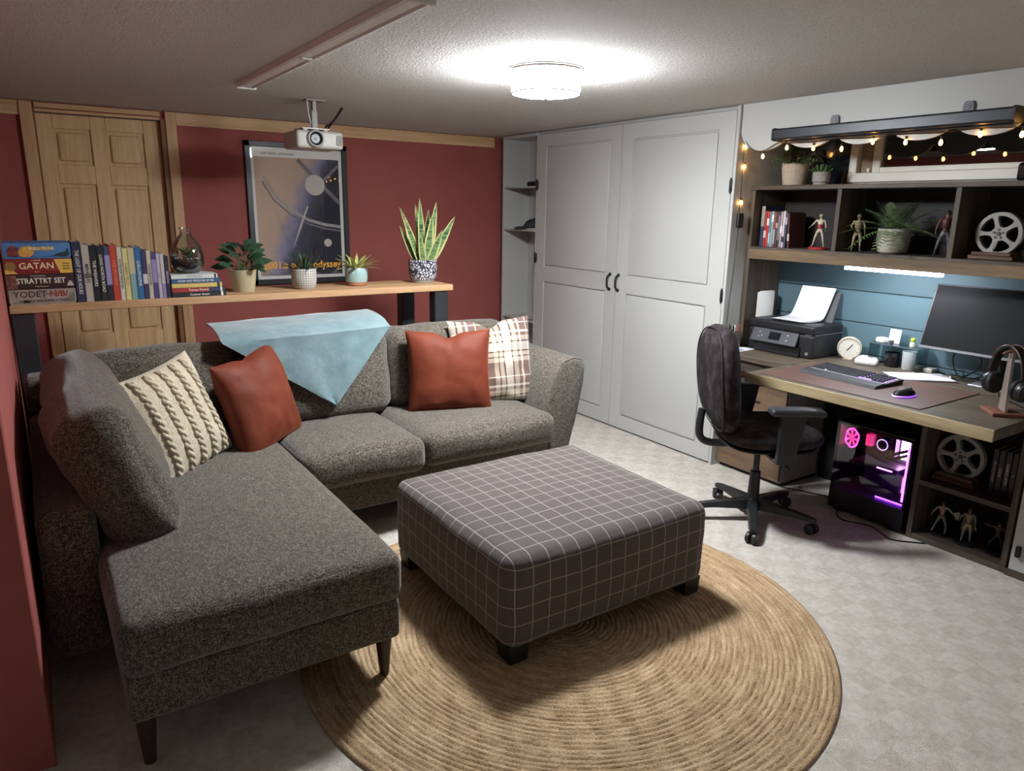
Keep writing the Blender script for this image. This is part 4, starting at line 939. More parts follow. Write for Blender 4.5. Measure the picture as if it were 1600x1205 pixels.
# toy figures
def figure(name, label, loc, rotz, h, pose, cols, seed=0, base=None, extras=()):
    """generic jointed toy figure: one continuous skinned body, coloured by region; faces local -Y"""
    J = {'pelvis': (0, 0, .50), 'waist': (0, 0, .58), 'chest': (0, 0, .72), 'neck': (0, 0, .84), 'head': (0, -.01, .90), 'crown': (0, 0, .97),
         'shL': (.105, 0, .80), 'elL': (.16, 0, .64), 'haL': (.17, -.06, .50), 'fiL': (.17, -.075, .455), 'shR': (-.105, 0, .80), 'elR': (-.16, 0, .64), 'haR': (-.17, -.06, .50), 'fiR': (-.17, -.075, .455),
         'hiL': (.06, 0, .48), 'knL': (.085, -.02, .27), 'anL': (.10, 0, .05), 'toL': (.115, -.085, .022), 'hiR': (-.06, 0, .48), 'knR': (-.085, -.02, .27), 'anR': (-.10, 0, .05), 'toR': (-.115, -.085, .022)}
    J.update(pose)
    rad = {'pelvis': .062, 'waist': .056, 'chest': .075, 'neck': .030, 'head': .052, 'crown': .035, 'sh': .042, 'el': .030, 'ha': .022, 'fi': .016, 'hi': .056, 'kn': .038, 'an': .026, 'to': .024}
    E_ = [('pelvis', 'waist'), ('waist', 'chest'), ('chest', 'neck'), ('neck', 'head'), ('head', 'crown')]
    for s in 'LR': E_ += [('chest', 'sh'+s), ('sh'+s, 'el'+s), ('el'+s, 'ha'+s), ('ha'+s, 'fi'+s), ('pelvis', 'hi'+s), ('hi'+s, 'kn'+s), ('kn'+s, 'an'+s), ('an'+s, 'to'+s)]
    ks = list(J); me = bpy.data.meshes.new('tmp'); me.from_pydata([Vector(J[k])*h for k in ks], [(ks.index(a), ks.index(c)) for a, c in E_], [])
    o = bpy.data.objects.new('tmp', me); C.objects.link(o); md = o.modifiers.new('s', 'SKIN'); md.use_smooth_shade = True
    for i, k in enumerate(ks):
        r = rad[k] if k in rad else rad[k[:2]]; me.skin_vertices[0].data[i].radius = (r*h, r*h*.85); me.skin_vertices[0].data[i].use_root = (k == 'pelvis')
    sb = o.modifiers.new('u', 'SUBSURF'); sb.levels = 2; sb.render_levels = 2
    dg = bpy.context.evaluated_depsgraph_get(); dg.update()
    me2 = bpy.data.meshes.new_from_object(o.evaluated_get(dg)); bpy.data.objects.remove(o); bpy.data.meshes.remove(me)
    g = thing(name, label, 'toy figure', loc, rotz, group='toy action figures')
    reg = {'head': 0, 'crown': 0, 'neck': 0, 'chest': 1, 'waist': 1, 'sh': 2, 'el': 2, 'ha': 3, 'fi': 3, 'pelvis': 4, 'hi': 4, 'kn': 5, 'an': 6, 'to': 6}
    P_ = [(Vector(J[a])*h, Vector(J[c])*h, a, c) for a, c in E_]
    me2.materials.clear()
    for c in cols: me2.materials.append(mat('toy_'+c, c, .55))
    for p in me2.polygons:
        best = None
        for a, c, ka, kc in P_:
            ab = c-a; t = max(0, min(1, (p.center-a).dot(ab)/ab.length_squared)); dd = (p.center-(a+ab*t)).length
            if best is None or dd < best[0]: best = (dd, ka if t < .5 else kc)
        k = best[1]; p.material_index = reg[k] if k in reg else reg[k[:2]]
    me2.polygons.foreach_set('use_smooth', [True]*len(me2.polygons)); me2.name = 'body'
    bo = bpy.data.objects.new('body', me2); C.objects.link(bo); bo.parent = g
    b = B()   # face and gear
    hd = Vector(J['head'])*h
    for s in (-1, 1): sph(b, hd+Vector((s*.018*h, -.046*h, .012*h)), .008*h, u=6, v=5)
    obj('eyes', b, TXB, g, False, 60)
    b = B(); sph(b, hd+Vector((0, -.052*h, -.006*h)), .010*h, (1, 1, 1.3), 6, 5); obj('nose', b, mat('toy_'+cols[0], cols[0], .55), g, False, 60)
    for (nm, fn, col) in extras:
        b = B(); fn(b, h, J); obj(nm, b, mat('toy_'+col, col, .55), g, False, 50)
    if base:
        b = B(); base[0](b, h); obj('stand', b, mat('toy_base_'+base[1], base[1], .4), g, False, 40)
    return g
def belt(z=.545, r=.07): return lambda b, h, J: lathe(b, [(r*h*.9, (z-.015)*h), (r*h, (z-.012)*h), (r*h, (z+.012)*h), (r*h*.9, (z+.015)*h)], 16)
def helm(b, h, J): sph(b, (J['head'][0]*h, (J['head'][1]+.008)*h, (J['head'][2]+.022)*h), .062*h, (1, 1.05, .95), 14, 10)
def hairc(b, h, J): sph(b, (J['head'][0]*h, (J['head'][1]+.016)*h, (J['head'][2]+.022)*h), .058*h, (1.02, 1, 1), 14, 10)
def vest(b, h, J): lathe(b, [(.06*h, .60*h), (.088*h, .62*h), (.098*h, .74*h), (.085*h, .80*h), (.05*h, .82*h)], 16)
def pouch(b, h, J):
    for s in (-1, 1): box(b, s*.05*h-.02*h, s*.05*h+.02*h, -.085*h, -.055*h, .50*h, .55*h, .004*h, 1)
def pack(b, h, J): box(b, -.07*h, .07*h, .06*h, .12*h, .62*h, .82*h, .01*h, 1)
def cape(b, h, J): prism(b, [(-.10*h, .82*h), (.10*h, .82*h), (.16*h, .30*h), (.05*h, .26*h), (-.05*h, .30*h), (-.15*h, .28*h)], 'y', .06*h, .072*h)
def rifle(b, h, J):
    p = Vector(J['fiL'])*h; cyl(b, p+Vector((.03*h, .0, -.06*h)), p+Vector((-.03*h, -.16*h, .12*h)), .014*h, .01*h, 8); box(b, p.x-.015*h, p.x+.02*h, p.y-.05*h, p.y+.05*h, p.z-.03*h, p.z+.02*h)
def shieldp(b, h, J):
    p = Vector(J['fiL'])*h; box(b, p.x-.01*h, p.x+.15*h, p.y-.02*h, p.y, p.z-.10*h, p.z+.12*h, .01*h, 1, M=T(p.x, p.y, p.z) @ RY(-20) @ T(-p.x, -p.y, -p.z))
def disc(r): return lambda b, h: lathe(b, [(0, -.012), (r, -.012), (r, -.003), (r-.004, 0), (0, 0)], 28)
F1 = figure('action_figure', 'toy figure in cream suit with red waist on a red disc stand', (3.70, 2.455, 1.379), math.radians(-68), .185,
    {'elR': (-.20, -.02, .68), 'haR': (-.29, -.06, .58), 'fiR': (-.32, -.07, .55), 'knL': (.11, -.03, .27), 'anL': (.14, .01, .06), 'toL': (.16, -.07, .024), 'knR': (-.12, -.02, .27), 'anR': (-.17, .02, .06), 'toR': (-.20, -.05, .024)},
    ['b5a68c', 'b9ae9a', 'b0a592', '55473c', 'b0a48c', 'b8ac96', 'a99c86'], base=(disc(.052), 'a02a26'), extras=[('waist_sash', lambda b, h, J: lathe(b, [(.064*h, .545*h), (.074*h, .55*h), (.088*h, .66*h), (.08*h, .67*h)], 16), '8f1f24'), ('mask', helm, 'a59a80')])
F2 = figure('action_figure', 'toy soldier figure in sand camouflage left of the fern', (3.69, 2.225, 1.367), math.radians(-60), .20,
    {'elR': (-.17, -.01, .66), 'haR': (-.15, -.11, .62), 'fiR': (-.13, -.14, .62)}, ['6a6050', '8c8264', '877d62', '6f654f', '8a8062', '857b5e', '5c5443'], extras=[('helmet', helm, '5a5240'), ('chest_rig', vest, '7d7356'), ('pouches', pouch, '5e553f'), ('backpack', pack, '5b5340')])
F3 = figure('action_figure', 'toy figure in dark red jacket and grey trousers right of the fern', (3.70, 1.785, 1.367), math.radians(-58), .225,
    {'elR': (-.17, -.01, .64), 'haR': (-.19, -.05, .50), 'anR': (-.15, .0, .05), 'toR': (-.18, -.08, .024), 'knR': (-.12, -.04, .27)}, ['8a6250', '4f2426', '532a2a', '2a2626', '5f5c60', '55555a', '2c292b'], extras=[('hair', hairc, '2a1c18'), ('jacket', vest, '4a2022'), ('belt', belt(), '2a2020')])
F4 = figure('action_figure', 'toy figure with bare chest and pale panel at the left of the cubby floor', (3.60, 1.545, .0395), math.radians(-62), .165,
    {'elR': (-.21, 0, .68), 'haR': (-.27, -.04, .55), 'fiR': (-.29, -.05, .51), 'elL': (.22, -.02, .70), 'haL': (.29, -.06, .62), 'fiL': (.32, -.07, .60), 'knR': (-.13, -.03, .28), 'anR': (-.19, 0, .06), 'toR': (-.22, -.07, .024), 'knL': (.12, -.03, .27), 'anL': (.15, 0, .05)},
    ['a0705a', 'a0735e', '9a9a94', '8a6250', '6f6e6e', '77767a', 'a9a29c'], base=(disc(.045), '1a1717'), extras=[('panel', shieldp, '9a9a86'), ('belt', belt(), '1c1a1a'), ('hair', hairc, '3a1c18')])
F5 = figure('action_figure', 'toy figure in tan tunic and cape in the middle of the cubby floor', (3.60, 1.425, .0395), math.radians(-62), .175,
    {'elR': (-.19, -.02, .70), 'haR': (-.24, -.12, .62), 'fiR': (-.26, -.15, .60)}, ['6f4a3c', '8a7a62', '84766a', '6a5a50', 'a8977a', '9a8c80', '8f857c'], base=(disc(.048), '1c1918'), extras=[('cape', cape, '574a3c'), ('rifle', rifle, 'a8a29a'), ('belt', belt(), '4a3a2e'), ('visor', helm, '4a3632')])
F6 = figure('action_figure', 'dark toy figure lunging at the right of the cubby floor', (3.615, 1.298, .0395), math.radians(-62), .165,
    {'pelvis': (0, 0, .44), 'waist': (0, -.02, .52), 'chest': (-.01, -.05, .66), 'neck': (-.02, -.07, .78), 'head': (-.03, -.09, .85), 'crown': (-.03, -.08, .92), 'shL': (.09, -.05, .74), 'shR': (-.11, -.06, .75), 'elR': (-.23, -.08, .74), 'haR': (-.33, -.10, .78), 'fiR': (-.37, -.10, .80), 'elL': (.17, -.03, .60), 'haL': (.23, -.05, .46), 'fiL': (.24, -.05, .41), 'hiL': (.05, 0, .42), 'hiR': (-.06, 0, .42), 'knR': (-.18, -.08, .28), 'anR': (-.20, 0, .05), 'toR': (-.23, -.08, .024), 'knL': (.14, 0, .22), 'anL': (.20, .04, .05), 'toL': (.22, -.04, .024)},
    ['8a6a5c', '4a2c34', '6a4a4a', '6a5048', '2c2426', '2a2224', '221c1e'], base=(disc(.045), '151314'), extras=[('hair', hairc, '2a2022')])
# film reels
REEL = mat('reel_metal', '85817c', .55, .3)
def reel(label, c, r, yaw):
    g = thing('film_reel', label, 'film reel', (c[0], c[1], c[2]-r), 0)
    M_ = T(*c) @ RZ(yaw) @ RY(-90)
    for off in (-.011, .011):
        b = B(); n = 60
        def annulus(r0, r1, t=.0015):
            A = [[b.verts.new(M_ @ Vector((rr*math.cos(2*PI*i/n), rr*math.sin(2*PI*i/n), off+tt))) for i in range(n)] for rr, tt in ((r0, -t), (r1, -t), (r1, t), (r0, t))]
            ring_faces(b, A, loop=True)
        annulus(r*.83, r, .003); annulus(r*.10, r*.33, .002)
        for k in range(5):
            a = 2*PI*k/5+.31
            pl = [(r*.31, -.12*r), (r*.31, .12*r), (r*.45, .085*r), (r*.68, .085*r), (r*.85, .17*r), (r*.85, -.17*r), (r*.68, -.085*r), (r*.45, -.085*r)]
            prism(b, pl, 'z', off-.0015, off+.0015, M=M_ @ Matrix.Rotation(a, 4, 'Z'))
        obj('flange', b, REEL, g, smooth=40)
    b = B(); cyl(b, M_ @ Vector((0, 0, -.010)), M_ @ Vector((0, 0, .010)), r*.30, n=32); obj('hub', b, mat('reel_core', '2a2725', .6), g, smooth=40)
    for k in range(5):
        a = 2*PI*k/5; b = B(); q = Vector((r*.2*math.cos(a), r*.2*math.sin(a), 0)); cyl(b, M_ @ (q+Vector((0, 0, .012))), M_ @ (q+Vector((0, 0, .0165))), r*.05, n=12); obj('rivet', b, GREY_P, g, smooth=40)
    b = B(); cyl(b, M_ @ Vector((0, 0, .010)), M_ @ Vector((0, 0, .018)), r*.09, n=16); obj('spindle_hole', b, GREY_P, g, smooth=40)
    return g
RDW = wood('reel_stand_wood', '3d2a22', '5a3f31', '6d4e3d', 'y', 1.5)
def stand(label, c, sy, z0, h):
    g = thing('display_stand', label, 'stand', (c[0], c[1], z0)); 
    part('base_block', RDW, g, (c[0]-.05, c[0]+.05, c[1]-sy/2, c[1]+sy/2, z0, z0+h*.55), bev=.003); part('cradle', RDW, g, (c[0]-.045, c[0]-.018, c[1]-sy/2+.012, c[1]+sy/2-.012, z0+h*.555, z0+h), (c[0]+.018, c[0]+.045, c[1]-sy/2+.012, c[1]+sy/2-.012, z0+h*.555, z0+h), bev=.002)
stand('brown wooden stand under the film reel in the hutch', (3.72, 1.562), .19, 1.367, .034); reel('grey metal film reel standing in the right hutch compartment', (3.72, 1.556, 1.386+.098), .097, 0)
stand('brown wooden stand under the film reel in the cubby', (3.62, 1.515), .19, .310, .04); reel('grey metal film reel standing in the upper cubby tier', (3.62, 1.512, .332+.108), .107, 0)
# black disc cases in the cubby
for i, (lab, t, tx, col) in enumerate([('black case with brown lettering left in the cubby row', .021, 'BROWN STORIES', 'a58a66'), ('black case second from the left in the cubby row', .023, 'LOCAL', 'c8c4be'), ('black case with bold white lettering third in the cubby row', .024, 'GAURAZ AFTRY', 'd8d4ce'), ('black case with a beige mark at the right of the cubby row', .021, 'IL', 'b59f86')]):
    book(lab, (3.60, 1.370-sum((.021, .023, .024, .021)[:i])-t/2-.004*i, .310), t, .14, .215, mat('case_black_%d' % (i % 2), ('1b1b1d', '232326')[i % 2], .4), rotz=-PI/2, txt=tx, tm=mat('case_print_'+col, col, .6), group='black cases in the cubby', name='disc_case', ts=.42)['category'] = 'case'
# fern
Pfn = plant_root('potted_fern', 'large fern with arching fronds in a ribbed white pot in the hutch', (3.72, 2.045, 1.366))
b = B(); pr = [(.0, 0), (.052, 0), (.058, .006)]
for i in range(12):
    z_ = .01+i*.0095; rr = .062+.016*math.sin(PI*(i+2)/20); pr += [(rr, z_), (rr+.0012, z_+.004)]
pr += [(.076, .125), (.071, .125), (.068, .11), (.0, .11)]
lathe(b, pr, 36); obj('pot', b, mat('ribbed_white', 'a9a498', .7), Pfn, False, 60)
b = B(); cyl(b, (0, 0, .109), (0, 0, .115), .067, n=24); obj('soil', b, SOIL, Pfn, False)
FG = lm('fern_green', '33482a', '647a4a', .5)
def frond(az, el, L_, droop):
    b = B(); pts = []; n = 17
    d = Vector((math.cos(az), math.sin(az), 0))
    for i in range(n+1):
        t = i/n; s = L_*t; q_ = Vector((0, 0, .115)) + d*(s*math.cos(el)+.015) + Vector((0, 0, s*math.sin(el)-droop*L_*t*t)); q_.z = max(q_.z, .012+.01*t); rr_ = math.hypot(q_.x, q_.y); kk_ = max(1, .092/max(rr_, 1e-4)) if q_.z < .128 and t > .3 else 1; q_.x *= kk_; q_.y *= kk_; pts.append(q_)
    tube(b, pts, [.0018*(1-.6*i/n) for i in range(n+1)], 5)
    for i in range(3, n+1):
        t = i/n; tg = (pts[i]-pts[i-1]).normalized(); sd = tg.cross(Vector((0, 0, 1))).normalized(); up = sd.cross(tg)
        for k in (0,):
            pos = pts[i-1].lerp(pts[i], k)
            for s in (-1, 1): leaf(b, pos, sd*s+tg*.35, up, .036*math.sin(PI*min(1, (t*.92+.08)))**.6+.006, .0078, -.1, 3, .6, .1, thick=.0005)
    obj('frond', b, FG, Pfn, False, 50)
rf = random.Random(3)
for (az, el, L_, dr_) in [(95, 30, .27, .35), (110, 15, .27, .35), (80, 45, .26, .3), (130, 35, .26, .5), (120, 55, .24, .35), (265, 30, .29, .3), (250, 15, .28, .35), (280, 45, .27, .3), (230, 35, .26, .55), (240, 60, .24, .3), (150, 60, .22, .45), (205, 65, .22, .4), (175, 75, .19, .2), (183, 30, .21, 1.2), (215, 10, .25, .75), (145, 10, .24, .7), (60, 60, .2, .3), (300, 60, .2, .3), (270, 65, .23, .25), (95, 65, .23, .25)]:
    az_ = math.radians(az)
    # keep fronds in front of the back panel
    frond(az_, math.radians(el), L_*(.62 if math.cos(az_) > .3 else 1), dr_)
# pots on top of the hutch
TOPZ = 1.7145
Pb = plant_root('potted_plant', 'bushy small-leaf plant in a large stippled cream pot on the hutch', (3.75, 2.69, TOPZ))
b = B(); lathe(b, [(.0, 0), (.055, 0), (.062, .006), (.077, .115), (.076, .121), (.072, .121), (.069, .105), (.0, .105)], 32); obj('pot', b, mat('stippled_cream', 'b8aa98', .85, col2='9a8d7e', vs=180, bump=.5, bs=220), Pb, False, 40)
b = B(); cyl(b, (0, 0, .104), (0, 0, .110), .068, n=24); obj('soil', b, SOIL, Pb, False)
BG = lm('bush_green', '3d4a2c', '6f7a50', .5); b = B(); bs_ = B()
for i in range(46):
    a = rnd.uniform(0, 2*PI); e = rnd.uniform(.1, 1.4); L_ = rnd.uniform(.08, .135); d = Vector((math.cos(a)*math.cos(e), math.sin(a)*math.cos(e), math.sin(e)))
    p0 = Vector((.03*math.cos(a), .03*math.sin(a), .108)); pts = [p0+d*L_*t+Vector((0, 0, -.03*t*t)) for t in (0, .33, .66, 1)]
    tube(bs_, pts, .0013, 4)
    for k in range(9):
        q = p0+d*L_*(.3+.7*k/8)+Vector((0, 0, -.03*(.3+.7*k/8)**2)); a2 = rnd.uniform(0, 2*PI); leaf(b, q, d+Vector((math.cos(a2), math.sin(a2), rnd.uniform(-.3, .6))), (0, 0, 1), .020, .010, -.1, 3, .7, .1, thick=.0006)
o = obj('foliage', b, BG, Pb, False, 50); o['kind'] = 'stuff'; obj('stems', bs_, ST1, Pb, False, 60)
Ps = plant_root('potted_plant', 'little succulent in a small grey pot on the hutch', (3.75, 2.518, TOPZ))
b = B(); lathe(b, [(.0, 0), (.036, 0), (.040, .004), (.041, .016), (.046, .02), (.047, .066), (.044, .072), (.041, .072), (.04, .06), (.0, .06)], 28); obj('pot', b, mat('small_grey_pot', '9d9894', .8, col2='7f7b78', vs=120, bump=.4, bs=160), Ps, False, 40)
b = B(); cyl(b, (0, 0, .059), (0, 0, .065), .04, n=20); obj('soil', b, SOIL, Ps, False)
sp = []
for i in range(24):
    a = i*2.399; t = i/24; sp.append(((.02*(1-t)*math.cos(a), .02*(1-t)*math.sin(a), .063), (math.cos(a)*(1.1-t), math.sin(a)*(1.1-t), .4+1.2*t), (0, 0, 1), .052, .016, .05))
leaves(Ps, sp, lm('small_succulent', '35502f', '5f7a4c', .5), shape=.75, fold=.3, thick=.003, n=5)
b = B(); softbox(b, (3.75, 1.50, TOPZ+.0425), (.06, .07, .084), .02, n=3); cyl(b, (3.722, 1.50, TOPZ+.045), (3.712, 1.50, TOPZ+.045), .024, n=20)
tag(obj('webcam', b, BLACK_G, smooth=50), 'small black round device on top of the hutch at the right edge', 'camera')
# ---------------------------------------------------------------- printer
Pr = thing('printer', 'black all-in-one printer at the left of the worktop', 'printer', (3.74, 2.58, DZ))
PB = mat('printer_black', '1b1b1f', .45, bump=.06, bs=600); PD = mat('printer_dark', '0d0d0f', .4); PG = mat('printer_grey', '46464b', .4)
PX0, PX1, PY0, PY1 = 3.60, 3.885, 2.355, 2.795
b = B(); softbox(b, ((PX0+PX1)/2+.003, (PY0+PY1)/2, DZ+.068), (PX1-PX0-.006, PY1-PY0, .134), .014, n=4); obj('body', b, PB, Pr, smooth=50)
b = B(); softbox(b, ((PX0+PX1)/2, (PY0+PY1)/2, DZ+.162), (PX1-PX0, PY1-PY0, .05), .012, n=4); obj('lid', b, PB, Pr, smooth=50)
part('seam_trim', mat('printer_silver', '8d8d92', .35, .5), Pr, (PX0+.02, PX1-.004, PY0-.0012, PY0+.003, DZ+.1345, DZ+.138), (PX0-.0008, PX0+.004, PY0+.008, PY0+.05, DZ+.1345, DZ+.138))
part('output_slot', PD, Pr, (PX0-.004, PX0+.02, PY0+.075, PY1-.06, DZ+.018, DZ+.060), bev=.002)
part('paper_tray', PB, Pr, (PX0-.012, PX0+.02, PY0+.075, PY1-.06, DZ+.004, DZ+.020), bev=.002)
Mp = T(PX0-.010, 2.60, DZ+.097) @ RY(24)
b = B(); box(b, -.006, .006, -.155, .155, -.040, .042, .003, 1, M=Mp); cpn = obj('control_panel', b, PG, Pr)
b = B(); box(b, -.0072, -.006, -.045, .032, -.020, .026, M=Mp); obj('screen', b, mat('screen_dark', '15171c', .15), cpn)
for (y_, z_) in ((.10, .018), (.10, -.012), (-.09, .018), (-.09, -.014), (.08, -.004)):
    b = B(); cyl(b, Mp @ Vector((-.0058, y_, z_)), Mp @ Vector((-.0072, y_, z_)), .0045, n=10); obj('button', b, mat('button_pale', '9aa0ac', .4), cpn)
b = B(); cyl(b, (PX0+.002, 2.385, DZ+.03), (PX0-.0015, 2.385, DZ+.03), .009, n=16); obj('badge', b, mat('badge_grey', '8a8a90', .4), Pr)
b = B(); prism(b, [(PX1-.05, DZ+.187), (PX1-.035, DZ+.187), (PX1+.018, DZ+.355), (PX1+.008, DZ+.358)], 'y', 2.40, 2.66); obj('paper_support', b, PG, Pr)
PAPER = mat('white_paper', 'd9d9dc', .8)
b = B(); 
for k in range(3):
    y0, y1 = 2.425+.004*k, 2.635+.003*k; prof_ = smoothpts([(3.69-.02*k, 0, DZ+.1895+.003*k), (3.76-.01*k, 0, DZ+.192+.003*k), (3.815, 0, DZ+.205+.003*k), (3.842, 0, DZ+.26), (3.865, 0, DZ+.33), (3.882-.002*k, 0, DZ+.382)], 5)
    A = [[b.verts.new((p.x-o_, yq, p.z+o_)) for p in prof_ for yq in ()] for o_ in ()]
    r0 = [[b.verts.new((p.x-.002*k-o_, yq+(.10*(1-i/(len(prof_)-1)))*(.35), p.z)) for yq, o_ in ((y0, 0), (y1, 0), (y1, .0012), (y0, .0012))] for i, p in enumerate(prof_)]
    ring_faces(b, r0)
tag(obj('paper_sheets', b, PAPER, smooth=50), 'white paper sheets standing in the printer feed', 'paper')
# white router, pen cup, note pad
b = B(); softbox(b, (3.765, 2.826, DZ+.171), (.10, .022, .34), .009, n=4)
b.free(); b = B(); prism(b, [(3.70, 2.832), (3.76, 2.7985), (3.83, 2.7985), (3.85, 2.834)], 'z', DZ+.0005, DZ+.335); bmesh.ops.bevel(b, geom=b.edges[:], offset=.006, segments=2, affect='EDGES')
tag(obj('router', b, WHITE_P, smooth=40), 'tall white router standing behind the printer', 'router')
PC_ = thing('pen_cup', 'square brushed steel pen cup by the wardrobe', 'pen cup', (3.50, 2.822, DZ+.0065))
b = B(); c = (3.50, 2.822); s = .032; z0 = DZ+.0065
for (a0, a1, c0, c1) in ((-s, s, -s, -s+.002), (-s, s, s-.002, s), (-s, -s+.002, -s, s), (s-.002, s, -s, s)): box(b, c[0]+a0, c[0]+a1, c[1]+c0, c[1]+c1, z0, z0+.10)
box(b, c[0]-s, c[0]+s, c[1]-s, c[1]+s, z0, z0+.003); obj('cup', b, mat('steel_cup', '9c8f82', .35, .8), PC_)
for i, (dx, dy, lx, ly, hh, m, lab) in enumerate([(-.012, .01, -.01, .012, .135, BLACK_P, 'black pen at the back of the steel cup'), (.0, .014, .004, .02, .13, CHROME, 'silver pen in the steel cup'), (-.008, -.008, -.012, -.004, .128, BLACK_M, 'dark pen at the front of the steel cup'), (.014, -.014, .01, -.014, .135, mat('red_pen', 'a0342e', .5), 'red marker in the steel cup'), (.012, .006, .018, .012, .125, WHITE_P, 'white pen in the steel cup')]):
    p0 = Vector((c[0]+dx*.6, c[1]+dy*.6, z0+.006)); p1 = Vector((c[0]+dx+lx*.6, c[1]+dy+ly*.6, z0+hh)); b = B(); cyl(b, p0, p1, .0045, n=10); cyl(b, p1, p1+(p1-p0).normalized()*.006, .0055, .003, n=10)
    tag(obj('pen', b, m, smooth=50), lab, 'pen', 'pens in the steel cup')
NP = thing('note_pad', 'white note pad with a blue printed label under the pen cup', 'note pad', (3.48, 2.79, DZ))
part('sheets', PAPER, NP, (3.40, 3.575, 2.715, 2.866, DZ+.0003, DZ+.006), bev=.001); part('printed_label', mat('label_blue', '7f8fb8', .7), NP, (3.42, 3.50, 2.725, 2.785, DZ+.006, DZ+.0065))
# clock
Ck = thing('desk_clock', 'round pale desk clock beside the printer', 'clock', (3.82, 2.26, DZ)); Mc = T(3.815, 2.262, DZ+.069) @ RZ(28) @ RY(-90-8)
b = B(); lathe(b, [(.0, -.012), (.060, -.012), (.064, -.004), (.064, .012), (.059, .016), (.056, .010), (.0, .010)], 40, M=Mc); obj('case', b, mat('clock_wood', 'b8ab98', .6), Ck, smooth=40)
b = B(); lathe(b, [(.0, .0105), (.0555, .0105), (.0555, .0118), (.0, .0118)], 36, M=Mc); obj('dial', b, mat('clock_dial', 'd2cdc2', .7), Ck)
for a, L_, w_ in ((-35, .028, .0022), (140, .02, .0026)):
    b = B(); box(b, -.004, L_, -w_, w_, .0121, .0132, M=Mc @ RZ(a)); obj('hand', b, TXB, Ck)
for k in range(12):
    b = B(); box(b, .044, .050, -.0008, .0008, .0119, .0124, M=Mc @ RZ(30*k)); obj('hour_mark', b, GREY_P, Ck)
part('foot', mat('clock_wood', 'b8ab98'), Ck, (3.80, 3.85, 2.235, 2.29, DZ+.0003, DZ+.008), bev=.002)
# white earbud case and charger
for lab, nm, cc, sz, yaw in (('white rounded gadget in front of the clear riser', 'gadget', (3.765, 2.125, DZ+.019), (.065, .115, .036), 20), ('flat white gadget between the clock and the clear riser', 'gadget', (3.845, 2.165, DZ+.0155), (.07, .10, .03), 10)):
    b = B(); softbox(b, cc, sz, min(sz)*.42, (0, 0, .004), 5, M=RZ(yaw)); tag(obj(nm, b, WHITE_P, smooth=60), lab, 'gadget')
# acrylic riser and the things on it
Rs = thing('clear_riser', 'clear acrylic riser by the monitor', 'riser', (3.85, 2.0, DZ)); ACR = glass('acrylic', 'e6eef0', .10)
part('shelf_plate', ACR, Rs, (3.785, 3.895, 1.865, 2.135, DZ+.122, DZ+.126)); part('side_plate', ACR, Rs, (3.785, 3.895, 2.128, 2.132, DZ+.0005, DZ+.122)); part('side_plate', ACR, Rs, (3.785, 3.895, 1.868, 1.872, DZ+.0005, DZ+.122))
part('edge_strip', mat('acrylic_edge', '59656c', .2), Rs, (3.783, 3.785, 1.865, 2.135, DZ+.1215, DZ+.1265))
RZ1 = DZ+.1265
b = B(); box(b, 3.845, 3.85, 2.005, 2.065, RZ1, RZ1+.075, M=T(3.85, 2.03, RZ1) @ RY(10) @ T(-3.85, -2.03, -RZ1)); tag(obj('card', b, PAPER), 'small white card standing on the clear riser', 'card')
b = B(); softbox(b, (3.82, 2.085, RZ1+.0145), (.05, .05, .028), .01, n=3); tag(obj('small_box', b, WHITE_P, smooth=50), 'small white box on the clear riser', 'box')
b = B(); softbox(b, (3.815, 2.03, RZ1+.0105), (.02, .022, .02), .004, n=2); tag(obj('lens_cap', b, GREY_P, smooth=50), 'tiny grey cube beside the white card', 'cube')
Bt = thing('bottle', 'small bottle with lime cap on the clear riser', 'bottle', (3.83, 1.925, RZ1))
b = B(); lathe(b, [(0, .0005), (.013, .0005), (.014, .003), (.014, .022), (.010, .026)], 18, (3.83, 1.925, RZ1)); obj('body', b, mat('bottle_pale', 'b9bfa8', .4), Bt, smooth=50)
b = B(); cyl(b, (3.83, 1.925, RZ1+.0262), (3.83, 1.925, RZ1+.046), .0125, n=18, bev=.002); obj('cap', b, mat('lime_cap', 'a8b83a', .45), Bt, smooth=50)
b = B(); lathe(b, [(0, .0008), (.034, .0008), (.037, .004), (.038, .078), (.036, .078), (.034, .006), (0, .005)], 28, (3.845, 2.03, DZ)); tag(obj('black_cup', b, mat('smoked_plastic', '1c1d20', .2), smooth=50), 'black cup under the clear riser', 'cup')
b = B(); lathe(b, [(0, .0008), (.030, .0008), (.033, .004), (.036, .10), (.034, .10), (.03, .006), (0, .005)], 28, (3.84, 1.935, DZ)); tag(obj('white_cup', b, mat('frosted_white', 'c2c6c8', .4), smooth=50), 'frosted white cup under the clear riser', 'cup')
b = B(); softbox(b, (3.868, 1.836, DZ+.0135), (.06, .048, .025), .008, n=3); tag(obj('dongle', b, mat('beige_plastic', 'b9b0a4', .5), smooth=50), 'flat beige hub under the left edge of the monitor', 'hub')
